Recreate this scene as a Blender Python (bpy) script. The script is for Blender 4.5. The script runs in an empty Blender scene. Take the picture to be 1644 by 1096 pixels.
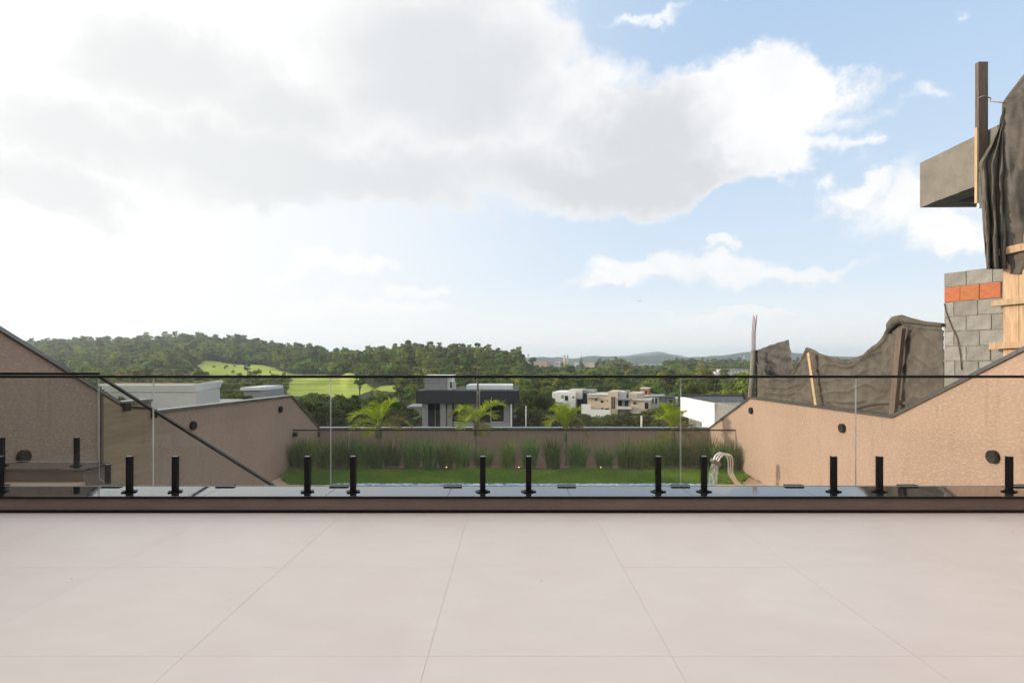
import bpy, bmesh, math, random
from mathutils import Vector, Matrix, noise as mnoise
R = math.radians
SC = bpy.context.scene
COL = SC.collection

# ------------------------------------------------------------------ camera, sky, sun, exposure
FX, VX, VY, CAMZ = 900.0, 820.0, 583.0, 1.2       # focal length and vanishing point in pixels of the 1644 x 1096 photograph
cam = bpy.data.cameras.new('camera'); camo = bpy.data.objects.new('camera', cam); COL.objects.link(camo)
cam.sensor_width = 36.0; cam.lens = FX / 1644 * 36
cam.shift_x = (822 - VX) / 1644; cam.shift_y = (VY - 548) / 1644
camo.location = (0, 0, CAMZ); camo.rotation_euler = (R(90), 0, 0)
cam.clip_start = 0.05; cam.clip_end = 60000
SC.camera = camo
SC.view_settings.view_transform = 'Standard'
SC.view_settings.look = 'None'
SC.view_settings.gamma = 1.0
SC.view_settings.use_curve_mapping = False
SC.view_settings.exposure = 0.42
SUN_EL, SUN_AZ = 11.5, -86.0                        # azimuth from +Y towards +X
sd = Vector((math.sin(R(SUN_AZ)) * math.cos(R(SUN_EL)), math.cos(R(SUN_AZ)) * math.cos(R(SUN_EL)), math.sin(R(SUN_EL))))
sun = bpy.data.lights.new('sun', 'SUN'); sun.energy = 3.0; sun.angle = R(0.9); sun.color = (1.0, 0.83, 0.64)
suno = bpy.data.objects.new('sun', sun); COL.objects.link(suno)
suno.rotation_euler = sd.to_track_quat('Z', 'Y').to_euler(); suno.location = (-30, 2, 12)

world = bpy.data.worlds.new('World'); SC.world = world; world.use_nodes = True
SKY_STRENGTH = 0.12
def build_sky():
    nt = world.node_tree; ns = nt.nodes; ln = nt.links
    ns.clear()
    out = ns.new('ShaderNodeOutputWorld'); bg = ns.new('ShaderNodeBackground')
    bg.inputs['Strength'].default_value = SKY_STRENGTH
    ln.new(bg.outputs[0], out.inputs[0])
    def put(sock, v):
        if isinstance(v, (int, float)): sock.default_value = v
        elif isinstance(v, tuple): sock.default_value = v if len(v) == len(sock.default_value) else (*v, 1.0)
        else: ln.new(v, sock)
    def m(op, a, b=0.0, c=None, clamp=False):
        n = ns.new('ShaderNodeMath'); n.operation = op; n.use_clamp = clamp
        put(n.inputs[0], a); put(n.inputs[1], b)
        if c is not None: put(n.inputs[2], c)
        return n.outputs[0]
    def sstep(v, a, b):
        n = ns.new('ShaderNodeMapRange'); n.interpolation_type = 'SMOOTHSTEP'
        put(n.inputs['Value'], v); n.inputs['From Min'].default_value = a; n.inputs['From Max'].default_value = b
        return n.outputs[0]
    def mix(f, a, b):
        n = ns.new('ShaderNodeMix'); n.data_type = 'RGBA'
        put(n.inputs[0], f); put(n.inputs[6], a); put(n.inputs[7], b)
        return n.outputs[2]
    def W(r, g, b): return (r / SKY_STRENGTH, g / SKY_STRENGTH, b / SKY_STRENGTH)
    tc = ns.new('ShaderNodeTexCoord'); d = tc.outputs['Generated']
    sx = ns.new('ShaderNodeSeparateXYZ'); ln.new(d, sx.inputs[0])
    x, y, z = sx.outputs
    az = m('ARCTAN2', x, y); el = m('ARCSINE', z)
    sky = ns.new('ShaderNodeTexSky'); sky.sky_type = 'NISHITA'; sky.sun_disc = False
    sky.sun_elevation = R(SUN_EL); sky.sun_rotation = R(SUN_AZ) % (2 * math.pi)
    sky.air_density = 1.0; sky.dust_density = 0.6; sky.ozone_density = 1.6; sky.altitude = 800
    def noise(scale, detail, rough, vec=None, dist=0.0, stretch=None):
        n = ns.new('ShaderNodeTexNoise'); n.inputs['Scale'].default_value = scale; n.inputs['Detail'].default_value = detail
        n.inputs['Roughness'].default_value = rough; n.inputs['Distortion'].default_value = dist
        v = vec or d
        if stretch:
            mp = ns.new('ShaderNodeMapping'); mp.inputs['Scale'].default_value = stretch; ln.new(v, mp.inputs[0]); v = mp.outputs[0]
        ln.new(v, n.inputs['Vector'])
        return n.outputs[0]
    dot = ns.new('ShaderNodeVectorMath'); dot.operation = 'DOT_PRODUCT'; ln.new(d, dot.inputs[0]); dot.inputs[1].default_value = sd
    toward = dot.outputs['Value']
    # thin bright veil round the sun and along the horizon, over the clear blue
    clear = mix(0.85, sky.outputs[0], W(0.375, 0.515, 0.705))
    glare = m('MULTIPLY', sstep(toward, -0.2, 0.72), 0.96)
    low = m('POWER', m('SUBTRACT', 1.0, m('MULTIPLY', m('MAXIMUM', el, 0.0), 1.75, clamp=True), clamp=True), 1.5)
    base = mix(m('MULTIPLY', low, 0.9), clear, W(0.70, 0.755, 0.785))
    base = mix(m('MULTIPLY', low, sstep(el, 0.16, 0.0)), base, W(0.84, 0.82, 0.775))
    base = mix(glare, base, W(0.795, 0.785, 0.765))
    base = mix(sstep(toward, 0.66, 0.99), base, W(3.8, 3.35, 2.75))
    # clouds: soft ellipses in azimuth and elevation, their edges broken up by noise
    n1 = noise(5.0, 10, 0.58, stretch=(1, 1, 1.5)); n2 = noise(2.4, 8, 0.6, stretch=(1, 1, 1.6)); n3 = noise(16, 6, 0.62, stretch=(1, 1, 1.4))
    nn = m('ADD', m('ADD', m('MULTIPLY', m('SUBTRACT', n1, 0.5), 1.55), m('MULTIPLY', m('SUBTRACT', n2, 0.5), 0.8)), m('MULTIPLY', m('SUBTRACT', n3, 0.5), 0.5))
    def warp(v, sc, amp, off):
        n = ns.new('ShaderNodeTexNoise'); n.inputs['Scale'].default_value = sc; n.inputs['Detail'].default_value = 7; n.inputs['Roughness'].default_value = 0.6
        a_ = ns.new('ShaderNodeVectorMath'); a_.operation = 'ADD'; ln.new(d, a_.inputs[0]); a_.inputs[1].default_value = (off, off * 2, off * 3); ln.new(a_.outputs[0], n.inputs['Vector'])
        return m('ADD', v, m('MULTIPLY', m('SUBTRACT', n.outputs[0], 0.5), amp))
    waz = warp(warp(az, 4.5, 0.30, 0.3), 17, 0.08, 1.1); wel = warp(warp(el, 4.5, 0.18, 4.7), 17, 0.06, 5.9)
    def ang(px, py):
        a = math.atan((px - VX) / FX); e = math.atan((VY - py) / FX * math.cos(a)); return a, e
    def lobes(rows):
        tot = None
        for (px, py, rx, ry) in rows:
            a, e = ang(px, py)
            a2, _ = ang(px + rx, py); a1, _ = ang(px - rx, py); _, e2 = ang(px, py - ry); _, e1 = ang(px, py + ry)
            u = m('DIVIDE', m('SUBTRACT', waz, a), abs(a2 - a1) / 2); v = m('DIVIDE', m('SUBTRACT', wel, e), abs(e2 - e1) / 2)
            r2 = m('ADD', m('MULTIPLY', u, u), m('MULTIPLY', v, v))
            f = m('SUBTRACT', 1.0, m('SQRT', r2))
            f = m('MAXIMUM', f, -1.0)
            tot = f if tot is None else m('SMOOTH_MAX', tot, f, 0.15)
        return tot
    big = lobes([(420, 110, 560, 210), (120, 200, 420, 190), (760, 110, 190, 210), (870, 190, 150, 120), (620, 270, 420, 85), (960, 270, 260, 80),
                 (1120, 205, 170, 85), (1270, 160, 135, 85), (1230, 250, 130, 55), (1130, 290, 120, 40), (240, -80, 900, 200)])
    small = lobes([(1440, 180, 95, 32), (1375, 225, 50, 26), (1030, 36, 75, 18), (1540, 40, 40, 30), (1215, 12, 45, 14)])
    mid = lobes([(1465, 320, 130, 62), (1560, 300, 130, 60), (1360, 312, 75, 28), (1500, 385, 90, 40)])
    lowc = lobes([(1105, 425, 85, 32), (1040, 440, 130, 28), (1200, 430, 90, 30), (1300, 425, 90, 22), (1200, 385, 26, 15), (985, 465, 90, 18)])
    faint = lobes([(545, 435, 75, 20), (500, 445, 60, 12), (660, 478, 80, 13), (600, 505, 150, 20), (1180, 510, 160, 14)])
    def cover(f, amp, a, b): return sstep(m('ADD', f, m('MULTIPLY', nn, amp)), a, b)
    c_big = cover(big, 0.62, -0.05, 0.28)
    c_small = m('MULTIPLY', cover(small, 1.1, 0.12, 0.9), 0.9)
    c_mid = cover(mid, 0.85, -0.05, 0.6)
    c_low = cover(lowc, 0.95, -0.08, 0.6)
    c_faint = m('MULTIPLY', cover(faint, 0.8, 0.05, 0.5), 0.75)
    # cloud field for the rest of the sky, past what the photograph shows
    side = m('MAXIMUM', sstep(m('ABSOLUTE', az), 0.82, 1.25), sstep(el, 0.62, 0.85))
    c_rest = m('MULTIPLY', m('MULTIPLY', sstep(n2, 0.40, 0.58), side), sstep(el, 0.02, 0.2))
    # grey undersides: lower lobes of the big cloud, broken by noise
    dark = lobes([(560, 285, 420, 75), (950, 285, 230, 55), (700, 120, 230, 150), (1010, 220, 150, 70), (330, 245, 260, 60), (1120, 290, 120, 42), (1010, 300, 160, 40), (150, 225, 260, 55), (480, 190, 160, 60), (300, 130, 240, 80), (80, 300, 220, 50)])
    dk = m('MULTIPLY', sstep(m('ADD', dark, m('MULTIPLY', nn, 0.62)), -0.55, 0.75), 0.95)
    lit = mix(sstep(toward, -0.5, 0.35), W(0.775, 0.775, 0.78), W(0.82, 0.815, 0.805))
    grey = mix(sstep(toward, -0.05, 0.75), W(0.535, 0.553, 0.575), W(0.645, 0.655, 0.655))
    ccol = mix(m('MAXIMUM', dk, m('MULTIPLY', sstep(n1, 0.60, 0.34), 0.30)), lit, grey)
    soft = mix(sstep(n1, 0.3, 0.7), W(0.71, 0.725, 0.735), W(0.82, 0.81, 0.79))
    s = mix(c_rest, base, W(0.93, 0.90, 0.87))
    s = mix(c_small, s, W(0.75, 0.76, 0.775))
    s = mix(m('MULTIPLY', c_faint, 0.9), s, W(0.80, 0.79, 0.77))
    s = mix(m('MULTIPLY', c_low, 0.95), s, soft)
    s = mix(c_mid, s, soft)
    s = mix(c_big, s, ccol)
    # below the horizon: the pale ground haze carries on
    s = mix(sstep(el, 0.0, -0.05), s, W(0.36, 0.36, 0.34))
    ln.new(s, bg.inputs['Color'])
build_sky()
world.cycles.sampling_method = 'MANUAL'; world.cycles.sample_map_resolution = 512
SC.cycles.max_bounces = 8; SC.cycles.transparent_max_bounces = 24; SC.cycles.volume_bounces = 1
SC.cycles.diffuse_bounces = 3; SC.cycles.glossy_bounces = 3; SC.cycles.transmission_bounces = 4
SC.cycles.volume_max_steps = 64
SC.cycles.sample_clamp_indirect = 4.0

# ------------------------------------------------------------------ helpers
def P(x, y, d): return Vector(((x - VX) / FX * d, d, CAMZ + (VY - y) / FX * d))     # where a point seen at (x, y) stands at depth d
def on_plane(x, y, X):                                                             # the same on the plane X = const
    d = FX * X / (x - VX); return Vector((X, d, CAMZ + (VY - y) / FX * d))
MATS = {}
def M(name, col, rough=0.7, var=0.12, scale=6.0, bump=0.0, bscale=40.0, rnd=0.0, metallic=0.0, spec=0.5, stretch=(1, 1, 1), detail=6, col2=None, bstretch=None, trans=0.0):
    if name in MATS: return MATS[name]
    mt = bpy.data.materials.new(name); mt.use_nodes = True; MATS[name] = mt
    nt = mt.node_tree; ns = nt.nodes; ln = nt.links; b = ns['Principled BSDF']
    tc = ns.new('ShaderNodeTexCoord'); mp = ns.new('ShaderNodeMapping'); mp.inputs['Scale'].default_value = stretch
    ln.new(tc.outputs['Object'], mp.inputs[0])
    nz = ns.new('ShaderNodeTexNoise'); nz.inputs['Scale'].default_value = scale; nz.inputs['Detail'].default_value = detail; nz.inputs['Roughness'].default_value = 0.62
    ln.new(mp.outputs[0], nz.inputs['Vector'])
    cr = ns.new('ShaderNodeMapRange'); cr.inputs['From Min'].default_value = 0.3; cr.inputs['From Max'].default_value = 0.7
    ln.new(nz.outputs[0], cr.inputs['Value'])
    mx = ns.new('ShaderNodeMix'); mx.data_type = 'RGBA'; ln.new(cr.outputs[0], mx.inputs[0])
    c2 = col2 or tuple(min(1, c * (1 + var)) for c in col)
    mx.inputs[6].default_value = (*[c * (1 - var) for c in col], 1) if not col2 else (*col, 1)
    mx.inputs[7].default_value = (*c2, 1)
    colour = mx.outputs[2]
    if rnd:
        oi = ns.new('ShaderNodeObjectInfo'); hs = ns.new('ShaderNodeHueSaturation')
        mr = ns.new('ShaderNodeMapRange'); mr.inputs['To Min'].default_value = 1 - rnd; mr.inputs['To Max'].default_value = 1 + rnd
        ln.new(oi.outputs['Random'], mr.inputs['Value']); ln.new(mr.outputs[0], hs.inputs['Value'])
        mh = ns.new('ShaderNodeMapRange'); mh.inputs['To Min'].default_value = 0.5 - 0.07 * rnd; mh.inputs['To Max'].default_value = 0.5 + 0.05 * rnd
        mu = ns.new('ShaderNodeMath'); mu.operation = 'FRACT'; mm = ns.new('ShaderNodeMath'); mm.operation = 'MULTIPLY'; mm.inputs[1].default_value = 7.31
        ln.new(oi.outputs['Random'], mm.inputs[0]); ln.new(mm.outputs[0], mu.inputs[0]); ln.new(mu.outputs[0], mh.inputs['Value']); ln.new(mh.outputs[0], hs.inputs['Hue'])
        ln.new(colour, hs.inputs['Color']); colour = hs.outputs[0]
    ln.new(colour, b.inputs['Base Color'])
    b.inputs['Roughness'].default_value = rough; b.inputs['Metallic'].default_value = metallic; b.inputs['Specular IOR Level'].default_value = spec
    if bump:
        mb = ns.new('ShaderNodeMapping'); mb.inputs['Scale'].default_value = bstretch or stretch; ln.new(tc.outputs['Object'], mb.inputs[0])
        nb = ns.new('ShaderNodeTexNoise'); nb.inputs['Scale'].default_value = bscale; nb.inputs['Detail'].default_value = 4; ln.new(mb.outputs[0], nb.inputs['Vector'])
        bp = ns.new('ShaderNodeBump'); bp.inputs['Strength'].default_value = min(1, bump); bp.inputs['Distance'].default_value = 0.02 * max(1, bump)
        ln.new(nb.outputs[0], bp.inputs['Height']); ln.new(bp.outputs[0], b.inputs['Normal'])
    if trans:
        tr = ns.new('ShaderNodeBsdfTranslucent'); ln.new(colour, tr.inputs['Color'])
        ms = ns.new('ShaderNodeMixShader'); ms.inputs[0].default_value = trans
        ln.new(b.outputs[0], ms.inputs[1]); ln.new(tr.outputs[0], ms.inputs[2])
        ln.new(ms.outputs[0], ns['Material Output'].inputs[0])
    return mt

def box(bm, x0, x1, y0, y1, z0, z1, mi=0, mat=None):
    vs = [bm.verts.new(p) for p in ((x0, y0, z0), (x1, y0, z0), (x1, y1, z0), (x0, y1, z0), (x0, y0, z1), (x1, y0, z1), (x1, y1, z1), (x0, y1, z1))]
    if mat is not None:
        for v in vs: v.co = mat @ v.co
    fs = []
    for f in ((0, 3, 2, 1), (4, 5, 6, 7), (0, 1, 5, 4), (1, 2, 6, 5), (2, 3, 7, 6), (3, 0, 4, 7)):
        fc = bm.faces.new([vs[i] for i in f]); fc.material_index = mi; fs.append(fc)
    return fs
def tube(bm, pts, r, n=8, caps=True, radii=None, mi=0):
    rings = []; pts = [Vector(p) for p in pts]
    up = Vector((0.13, 0.31, 0.94))
    for i, p in enumerate(pts):
        t = (pts[min(i + 1, len(pts) - 1)] - pts[max(i - 1, 0)]).normalized()
        a = t.cross(up)
        if a.length < 0.05: a = t.cross(Vector((1, 0.2, 0)))
        a.normalize(); b = t.cross(a); rr = radii[i] if radii else r
        rings.append([bm.verts.new(p + (a * math.cos(2 * math.pi * k / n) + b * math.sin(2 * math.pi * k / n)) * rr) for k in range(n)])
    for i in range(len(rings) - 1):
        for k in range(n):
            f = bm.faces.new((rings[i][k], rings[i][(k + 1) % n], rings[i + 1][(k + 1) % n], rings[i + 1][k])); f.smooth = True; f.material_index = mi
    if caps:
        bm.faces.new(list(reversed(rings[0]))).material_index = mi; bm.faces.new(rings[-1]).material_index = mi
def prism(bm, poly, axis, a0, a1, mi=0):
    """poly: 2-D points; axis 'x': (y, z) extruded in x, 'y': (x, z) extruded in y, 'z': (x, y) extruded in z."""
    def mk(p, a): return {'x': (a, p[0], p[1]), 'y': (p[0], a, p[1]), 'z': (p[0], p[1], a)}[axis]
    A = [bm.verts.new(mk(p, a0)) for p in poly]; B = [bm.verts.new(mk(p, a1)) for p in poly]; n = len(poly)
    bm.faces.new(list(reversed(A))).material_index = mi; bm.faces.new(B).material_index = mi
    for i in range(n): bm.faces.new((A[i], A[(i + 1) % n], B[(i + 1) % n], B[i])).material_index = mi
def disc(bm, c, axis, r, depth, n=24):
    ax = Vector(axis).normalized(); tube(bm, [Vector(c), Vector(c) + ax * depth * 0.85, Vector(c) + ax * depth], r, n, True, [r, r, r * 0.9])
def obj(name, bm, mats, parent=None, loc=None, bevel=0.0, recalc=True):
    if recalc: bmesh.ops.recalc_face_normals(bm, faces=bm.faces)
    me = bpy.data.meshes.new(name); bm.to_mesh(me); bm.free()
    for mt in (mats if isinstance(mats, (list, tuple)) else [mats]): me.materials.append(mt)
    return link(name, me, parent, loc, bevel)
def link(name, me, parent=None, loc=None, bevel=0.0):
    o = bpy.data.objects.new(name, me); COL.objects.link(o)
    if loc is not None: o.location = loc
    if parent is not None: o.parent = parent
    if bevel:
        md = o.modifiers.new('bevel', 'BEVEL'); md.width = bevel; md.segments = 2; md.limit_method = 'ANGLE'
    return o
def pymesh(name, verts, faces, mats, parent=None, smooth=False, mi=None):
    me = bpy.data.meshes.new(name); me.from_pydata([tuple(v) for v in verts], [], faces); me.update()
    for mt in (mats if isinstance(mats, (list, tuple)) else [mats]): me.materials.append(mt)
    if smooth: me.polygons.foreach_set('use_smooth', [True] * len(me.polygons))
    if mi: me.polygons.foreach_set('material_index', mi)
    return link(name, me, parent)
def tag(o, label, cat, group=None):
    o['label'] = label; o['category'] = cat
    if group: o['group'] = group
    return o
def thing(name, label, cat, loc=(0, 0, 0), group=None):
    o = bpy.data.objects.new(name, None); COL.objects.link(o); o.location = loc; o.empty_display_size = 0.2
    return tag(o, label, cat, group)
def struct(o): o['kind'] = 'structure'; return o
def stuff(o): o['kind'] = 'stuff'; return o
def copy_thing(t):
    r = t.copy(); COL.objects.link(r)
    for ch in t.children:
        c = ch.copy(); COL.objects.link(c); c.parent = r
        for g in ch.children:
            e = g.copy(); COL.objects.link(e); e.parent = c
    return r
def BM(): return bmesh.new()
def fbm(p, o=4): return mnoise.fractal(Vector(p), 0.9, 2.0, o)

# ------------------------------------------------------------------ materials
def stucco(name, col, dark, flake):
    mt = bpy.data.materials.new(name); mt.use_nodes = True; nt = mt.node_tree; ns = nt.nodes; ln = nt.links; b = ns['Principled BSDF']
    tc = ns.new('ShaderNodeTexCoord')
    def nz(scale, stretch, detail=5, rough=0.6, dist=0.0):
        mp = ns.new('ShaderNodeMapping'); mp.inputs['Scale'].default_value = stretch; ln.new(tc.outputs['Object'], mp.inputs[0])
        n = ns.new('ShaderNodeTexNoise'); n.inputs['Scale'].default_value = scale; n.inputs['Detail'].default_value = detail; n.inputs['Roughness'].default_value = rough
        n.inputs['Distortion'].default_value = dist
        ln.new(mp.outputs[0], n.inputs['Vector']); return n.outputs[0]
    def ramp(v, a, c):
        r = ns.new('ShaderNodeMapRange'); r.interpolation_type = 'SMOOTHSTEP'; r.inputs['From Min'].default_value = a; r.inputs['From Max'].default_value = c
        ln.new(v, r.inputs['Value']); return r.outputs[0]
    def mix(f, a, c):
        n = ns.new('ShaderNodeMix'); n.data_type = 'RGBA'; ln.new(f, n.inputs[0])
        for k, v in ((6, a), (7, c)):
            if isinstance(v, tuple): n.inputs[k].default_value = (*v, 1)
            else: ln.new(v, n.inputs[k])
        return n.outputs[2]
    fl = nz(36, (1, 0.5, 1.4), 2, 0.5, 0.6); big = nz(0.7, (1, 1, 1), 4); fine = nz(150, (1, 1, 1), 2); stain = nz(4.5, (1, 1, 0.16), 6, .68)
    c = mix(ramp(big, 0.3, 0.7), dark, col)
    c = mix(ramp(stain, 0.5, 0.8), c, tuple(v * 0.8 for v in dark))
    c = mix(ramp(fl, 0.49, 0.64), c, flake)
    ln.new(c, b.inputs['Base Color']); b.inputs['Roughness'].default_value = 0.85; b.inputs['Specular IOR Level'].default_value = 0.25
    ad = ns.new('ShaderNodeMath'); ad.operation = 'ADD'; ln.new(fl, ad.inputs[0]); ml = ns.new('ShaderNodeMath'); ml.operation = 'MULTIPLY'; ml.inputs[1].default_value = 0.35
    ln.new(fine, ml.inputs[0]); ln.new(ml.outputs[0], ad.inputs[1])
    bp = ns.new('ShaderNodeBump'); bp.inputs['Strength'].default_value = 0.55; bp.inputs['Distance'].default_value = 0.012
    ln.new(ad.outputs[0], bp.inputs['Height']); ln.new(bp.outputs[0], b.inputs['Normal'])
    return mt
m_stucco = stucco('stucco', (0.365, 0.259, 0.203), (0.325, 0.229, 0.178), (0.425, 0.31, 0.245))
m_coping = M('coping_slate', (0.06, 0.063, 0.067), 0.22, 0.2, 5, 0.04, 60, spec=1.0)
m_coping.node_tree.nodes['Principled BSDF'].inputs['IOR'].default_value = 1.8
m_granite = M('polished_granite', (0.018, 0.018, 0.019), 0.05, 0.5, 90, 0.0, spec=0.8)
m_granite.node_tree.nodes['Principled BSDF'].inputs['IOR'].default_value = 2.0
m_black = M('black_metal', (0.005, 0.005, 0.0055), 0.42, 0.15, 30, spec=0.22)
m_grey_metal = M('grey_metal', (0.25, 0.26, 0.27), 0.4, 0.1, 20, metallic=0.4)
m_curb = M('curb_panel', (0.20, 0.144, 0.12), 0.8, 0.14, 3.0, 0.25, 70, stretch=(0.6, 1, 1.6))
m_grout = M('grout', (0.58, 0.41, 0.30), 0.95, 0.2, 5)
def tile_mat():
    mt = M('porcelain_tile', (0.72, 0.635, 0.58), 0.42, 0.035, 2.2, 0.02, 60, rnd=0.012, spec=0.42, stretch=(1, 2.4, 1))
    nt = mt.node_tree; ns = nt.nodes; ln = nt.links; b = ns['Principled BSDF']
    src = b.inputs['Base Color'].links[0].from_socket
    tc = ns.new('ShaderNodeTexCoord'); oi = ns.new('ShaderNodeObjectInfo'); va = ns.new('ShaderNodeVectorMath'); va.operation = 'ADD'
    ln.new(tc.outputs['Object'], va.inputs[0]); ln.new(oi.outputs['Location'], va.inputs[1])
    vo = ns.new('ShaderNodeTexVoronoi'); vo.inputs['Scale'].default_value = 5.0; ln.new(va.outputs[0], vo.inputs['Vector'])
    r = ns.new('ShaderNodeMapRange'); r.inputs['From Min'].default_value = 0.021; r.inputs['From Max'].default_value = 0.031; r.inputs['To Min'].default_value = 1; r.inputs['To Max'].default_value = 0
    ln.new(vo.outputs['Distance'], r.inputs['Value'])
    wn = ns.new('ShaderNodeMath'); wn.operation = 'GREATER_THAN'; wn.inputs[1].default_value = 0.74
    se = ns.new('ShaderNodeSeparateColor'); ln.new(vo.outputs['Color'], se.inputs[0]); ln.new(se.outputs[0], wn.inputs[0])
    mu = ns.new('ShaderNodeMath'); mu.operation = 'MULTIPLY'; ln.new(r.outputs[0], mu.inputs[0]); ln.new(wn.outputs[0], mu.inputs[1])
    mx = ns.new('ShaderNodeMix'); mx.data_type = 'RGBA'; ln.new(mu.outputs[0], mx.inputs[0]); ln.new(src, mx.inputs[6]); mx.inputs[7].default_value = (0.16, 0.13, 0.11, 1)
    # dusty scuffs, large and faint
    nz = ns.new('ShaderNodeTexNoise'); nz.inputs['Scale'].default_value = 1.3; nz.inputs['Detail'].default_value = 8; nz.inputs['Distortion'].default_value = 1.2
    ln.new(va.outputs[0], nz.inputs['Vector'])
    r2 = ns.new('ShaderNodeMapRange'); r2.inputs['From Min'].default_value = 0.42; r2.inputs['From Max'].default_value = 0.72; ln.new(nz.outputs[0], r2.inputs['Value'])
    r3 = ns.new('ShaderNodeMath'); r3.operation = 'MULTIPLY'; r3.inputs[1].default_value = 0.4; ln.new(r2.outputs[0], r3.inputs[0])
    m2 = ns.new('ShaderNodeMix'); m2.data_type = 'RGBA'; ln.new(r3.outputs[0], m2.inputs[0]); ln.new(mx.outputs[2], m2.inputs[6]); m2.inputs[7].default_value = (0.66, 0.56, 0.495, 1)
    ln.new(m2.outputs[2], b.inputs['Base Color'])
    return mt
m_tile = tile_mat()
def glass(name, tint, refl=1.0):
    mt = bpy.data.materials.new(name); mt.use_nodes = True; nt = mt.node_tree; ns = nt.nodes; ln = nt.links; ns.remove(ns['Principled BSDF'])
    tr = ns.new('ShaderNodeBsdfTransparent'); tr.inputs[0].default_value = (*tint, 1)
    gl = ns.new('ShaderNodeBsdfGlossy'); gl.inputs['Roughness'].default_value = 0.0; gl.inputs['Color'].default_value = (refl, refl, refl, 1)
    fr = ns.new('ShaderNodeFresnel'); ge = ns.new('ShaderNodeNewGeometry'); io = ns.new('ShaderNodeMapRange'); io.inputs['To Min'].default_value = 1.42; io.inputs['To Max'].default_value = 1 / 1.42
    ln.new(ge.outputs['Backfacing'], io.inputs['Value']); ln.new(io.outputs[0], fr.inputs['IOR'])
    ms = ns.new('ShaderNodeMixShader'); ln.new(fr.outputs[0], ms.inputs[0]); ln.new(tr.outputs[0], ms.inputs[1]); ln.new(gl.outputs[0], ms.inputs[2])
    ln.new(ms.outputs[0], ns['Material Output'].inputs[0]); return mt
m_glass = glass('clear_glass', (0.955, 0.975, 0.965), 0.75)
m_lit_edge = M('lit_glass_edge', (0.60, 0.65, 0.63), 0.25, 0.1, 3, trans=0.5)  # light gathered in the glass edges, put into a pale colour
m_window = M('dark_window', (0.02, 0.025, 0.028), 0.06, 0.3, 2, spec=0.6)
m_wood = M('pale_pine', (0.36, 0.245, 0.145), 0.8, 0.25, 6, 0.3, 60, stretch=(6, 6, 0.5), col2=(0.56, 0.41, 0.26), rnd=0.12)
m_wood_grey = M('weathered_timber', (0.13, 0.098, 0.078), 0.85, 0.35, 8, 0.4, 70, stretch=(6, 6, 0.5))
m_woodpanel = M('brown_wood_grain', (0.25, 0.165, 0.10), 0.6, 0.3, 2.6, 0.1, 40, stretch=(1, 0.4, 5), col2=(0.37, 0.26, 0.165))
m_block = M('concrete_block', (0.205, 0.203, 0.188), 0.95, 0.2, 7, 0.8, 70, rnd=0.16, col2=(0.335, 0.33, 0.305))
m_mortar = M('mortar', (0.235, 0.23, 0.215), 0.95, 0.3, 18, 0.6, 60)
m_clay = M('orange_clay_brick', (0.36, 0.11, 0.042), 0.85, 0.25, 12, 0.4, 60, stretch=(.7, 1, 5), rnd=0.1, col2=(0.48, 0.19, 0.085))
m_concrete = M('raw_concrete', (0.145, 0.137, 0.12), 0.92, 0.14, 3.0, 0.6, 30, col2=(0.215, 0.203, 0.18), bstretch=(1, 1, 2.5))
m_white = M('white_paint', (0.78, 0.77, 0.74), 0.7, 0.04, 3)
m_offwhite = M('pale_render', (0.60, 0.575, 0.55), 0.8, 0.06, 2)
m_beige = M('beige_render', (0.62, 0.50, 0.38), 0.8, 0.06, 0.5)
m_grey = M('grey_render', (0.30, 0.30, 0.31), 0.75, 0.08, 0.8)
m_dkgrey = M('charcoal_cladding', (0.026, 0.027, 0.032), 0.6, 0.15, 1.5, stretch=(3, 3, 0.3))
m_midgrey = M('concrete_pillar', (0.26, 0.255, 0.25), 0.8, 0.12, 3)
m_roof = M('white_metal_roof', (0.66, 0.67, 0.68), 0.5, 0.06, 1)
m_terracotta = M('terracotta_roof', (0.42, 0.19, 0.11), 0.9, 0.2, 2)
m_pink = M('faded_pink_render', (0.48, 0.335, 0.275), 0.9, 0.1, 0.3)
m_soil = M('red_soil', (0.17, 0.072, 0.036), 0.95, 0.35, 14, 0.8, 40)
m_deck = M('tan_stone_deck', (0.50, 0.36, 0.235), 0.8, 0.1, 3, 0.1, 50)
m_rebar = M('rusty_rebar', (0.28, 0.10, 0.07), 0.8, 0.3, 30)
m_rope = M('rope', (0.22, 0.19, 0.16), 0.9, 0.2, 50)
m_chrome = M('chrome_steel', (0.86, 0.87, 0.88), 0.16, 0.03, 5, metallic=1.0)
m_brass = M('dull_brass_nozzle', (0.24, 0.20, 0.13), 0.35, 0.1, 20, metallic=0.8)
def fabric(name, col, col2, dusty=0.0):
    return M(name, col, 0.92, 0.2, 3.4, 0.35, 40, col2=col2, spec=0.15, trans=0.08, bstretch=(1, 1, 1.8), detail=9)
m_net = fabric('brown_shade_net', (0.066, 0.061, 0.053), (0.145, 0.134, 0.115))
m_tarp = fabric('dark_tarp', (0.09, 0.082, 0.071), (0.185, 0.17, 0.147))
m_scrap = M('black_plastic_sheet', (0.028, 0.027, 0.027), 0.6, 0.2, 9, 0.4, 40, col2=(0.075, 0.068, 0.06))
m_leaf = M('leaf_far', (0.088, 0.14, 0.03), 0.8, 0.35, 0.22, rnd=0.55, trans=0.38, spec=0.05, col2=(0.27, 0.31, 0.06))
m_leaf_near = M('leaf_near', (0.050, 0.080, 0.02), 0.7, 0.4, 0.5, rnd=0.4, trans=0.32, spec=0.1, col2=(0.125, 0.15, 0.042))
m_bark = M('bark', (0.11, 0.085, 0.065), 0.95, 0.3, 4, 0.4, 20)
m_strap = M('strap_leaf', (0.060, 0.128, 0.022), 0.55, 0.35, 9, rnd=0.4, trans=0.32, spec=0.2, col2=(0.18, 0.28, 0.055))
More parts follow.
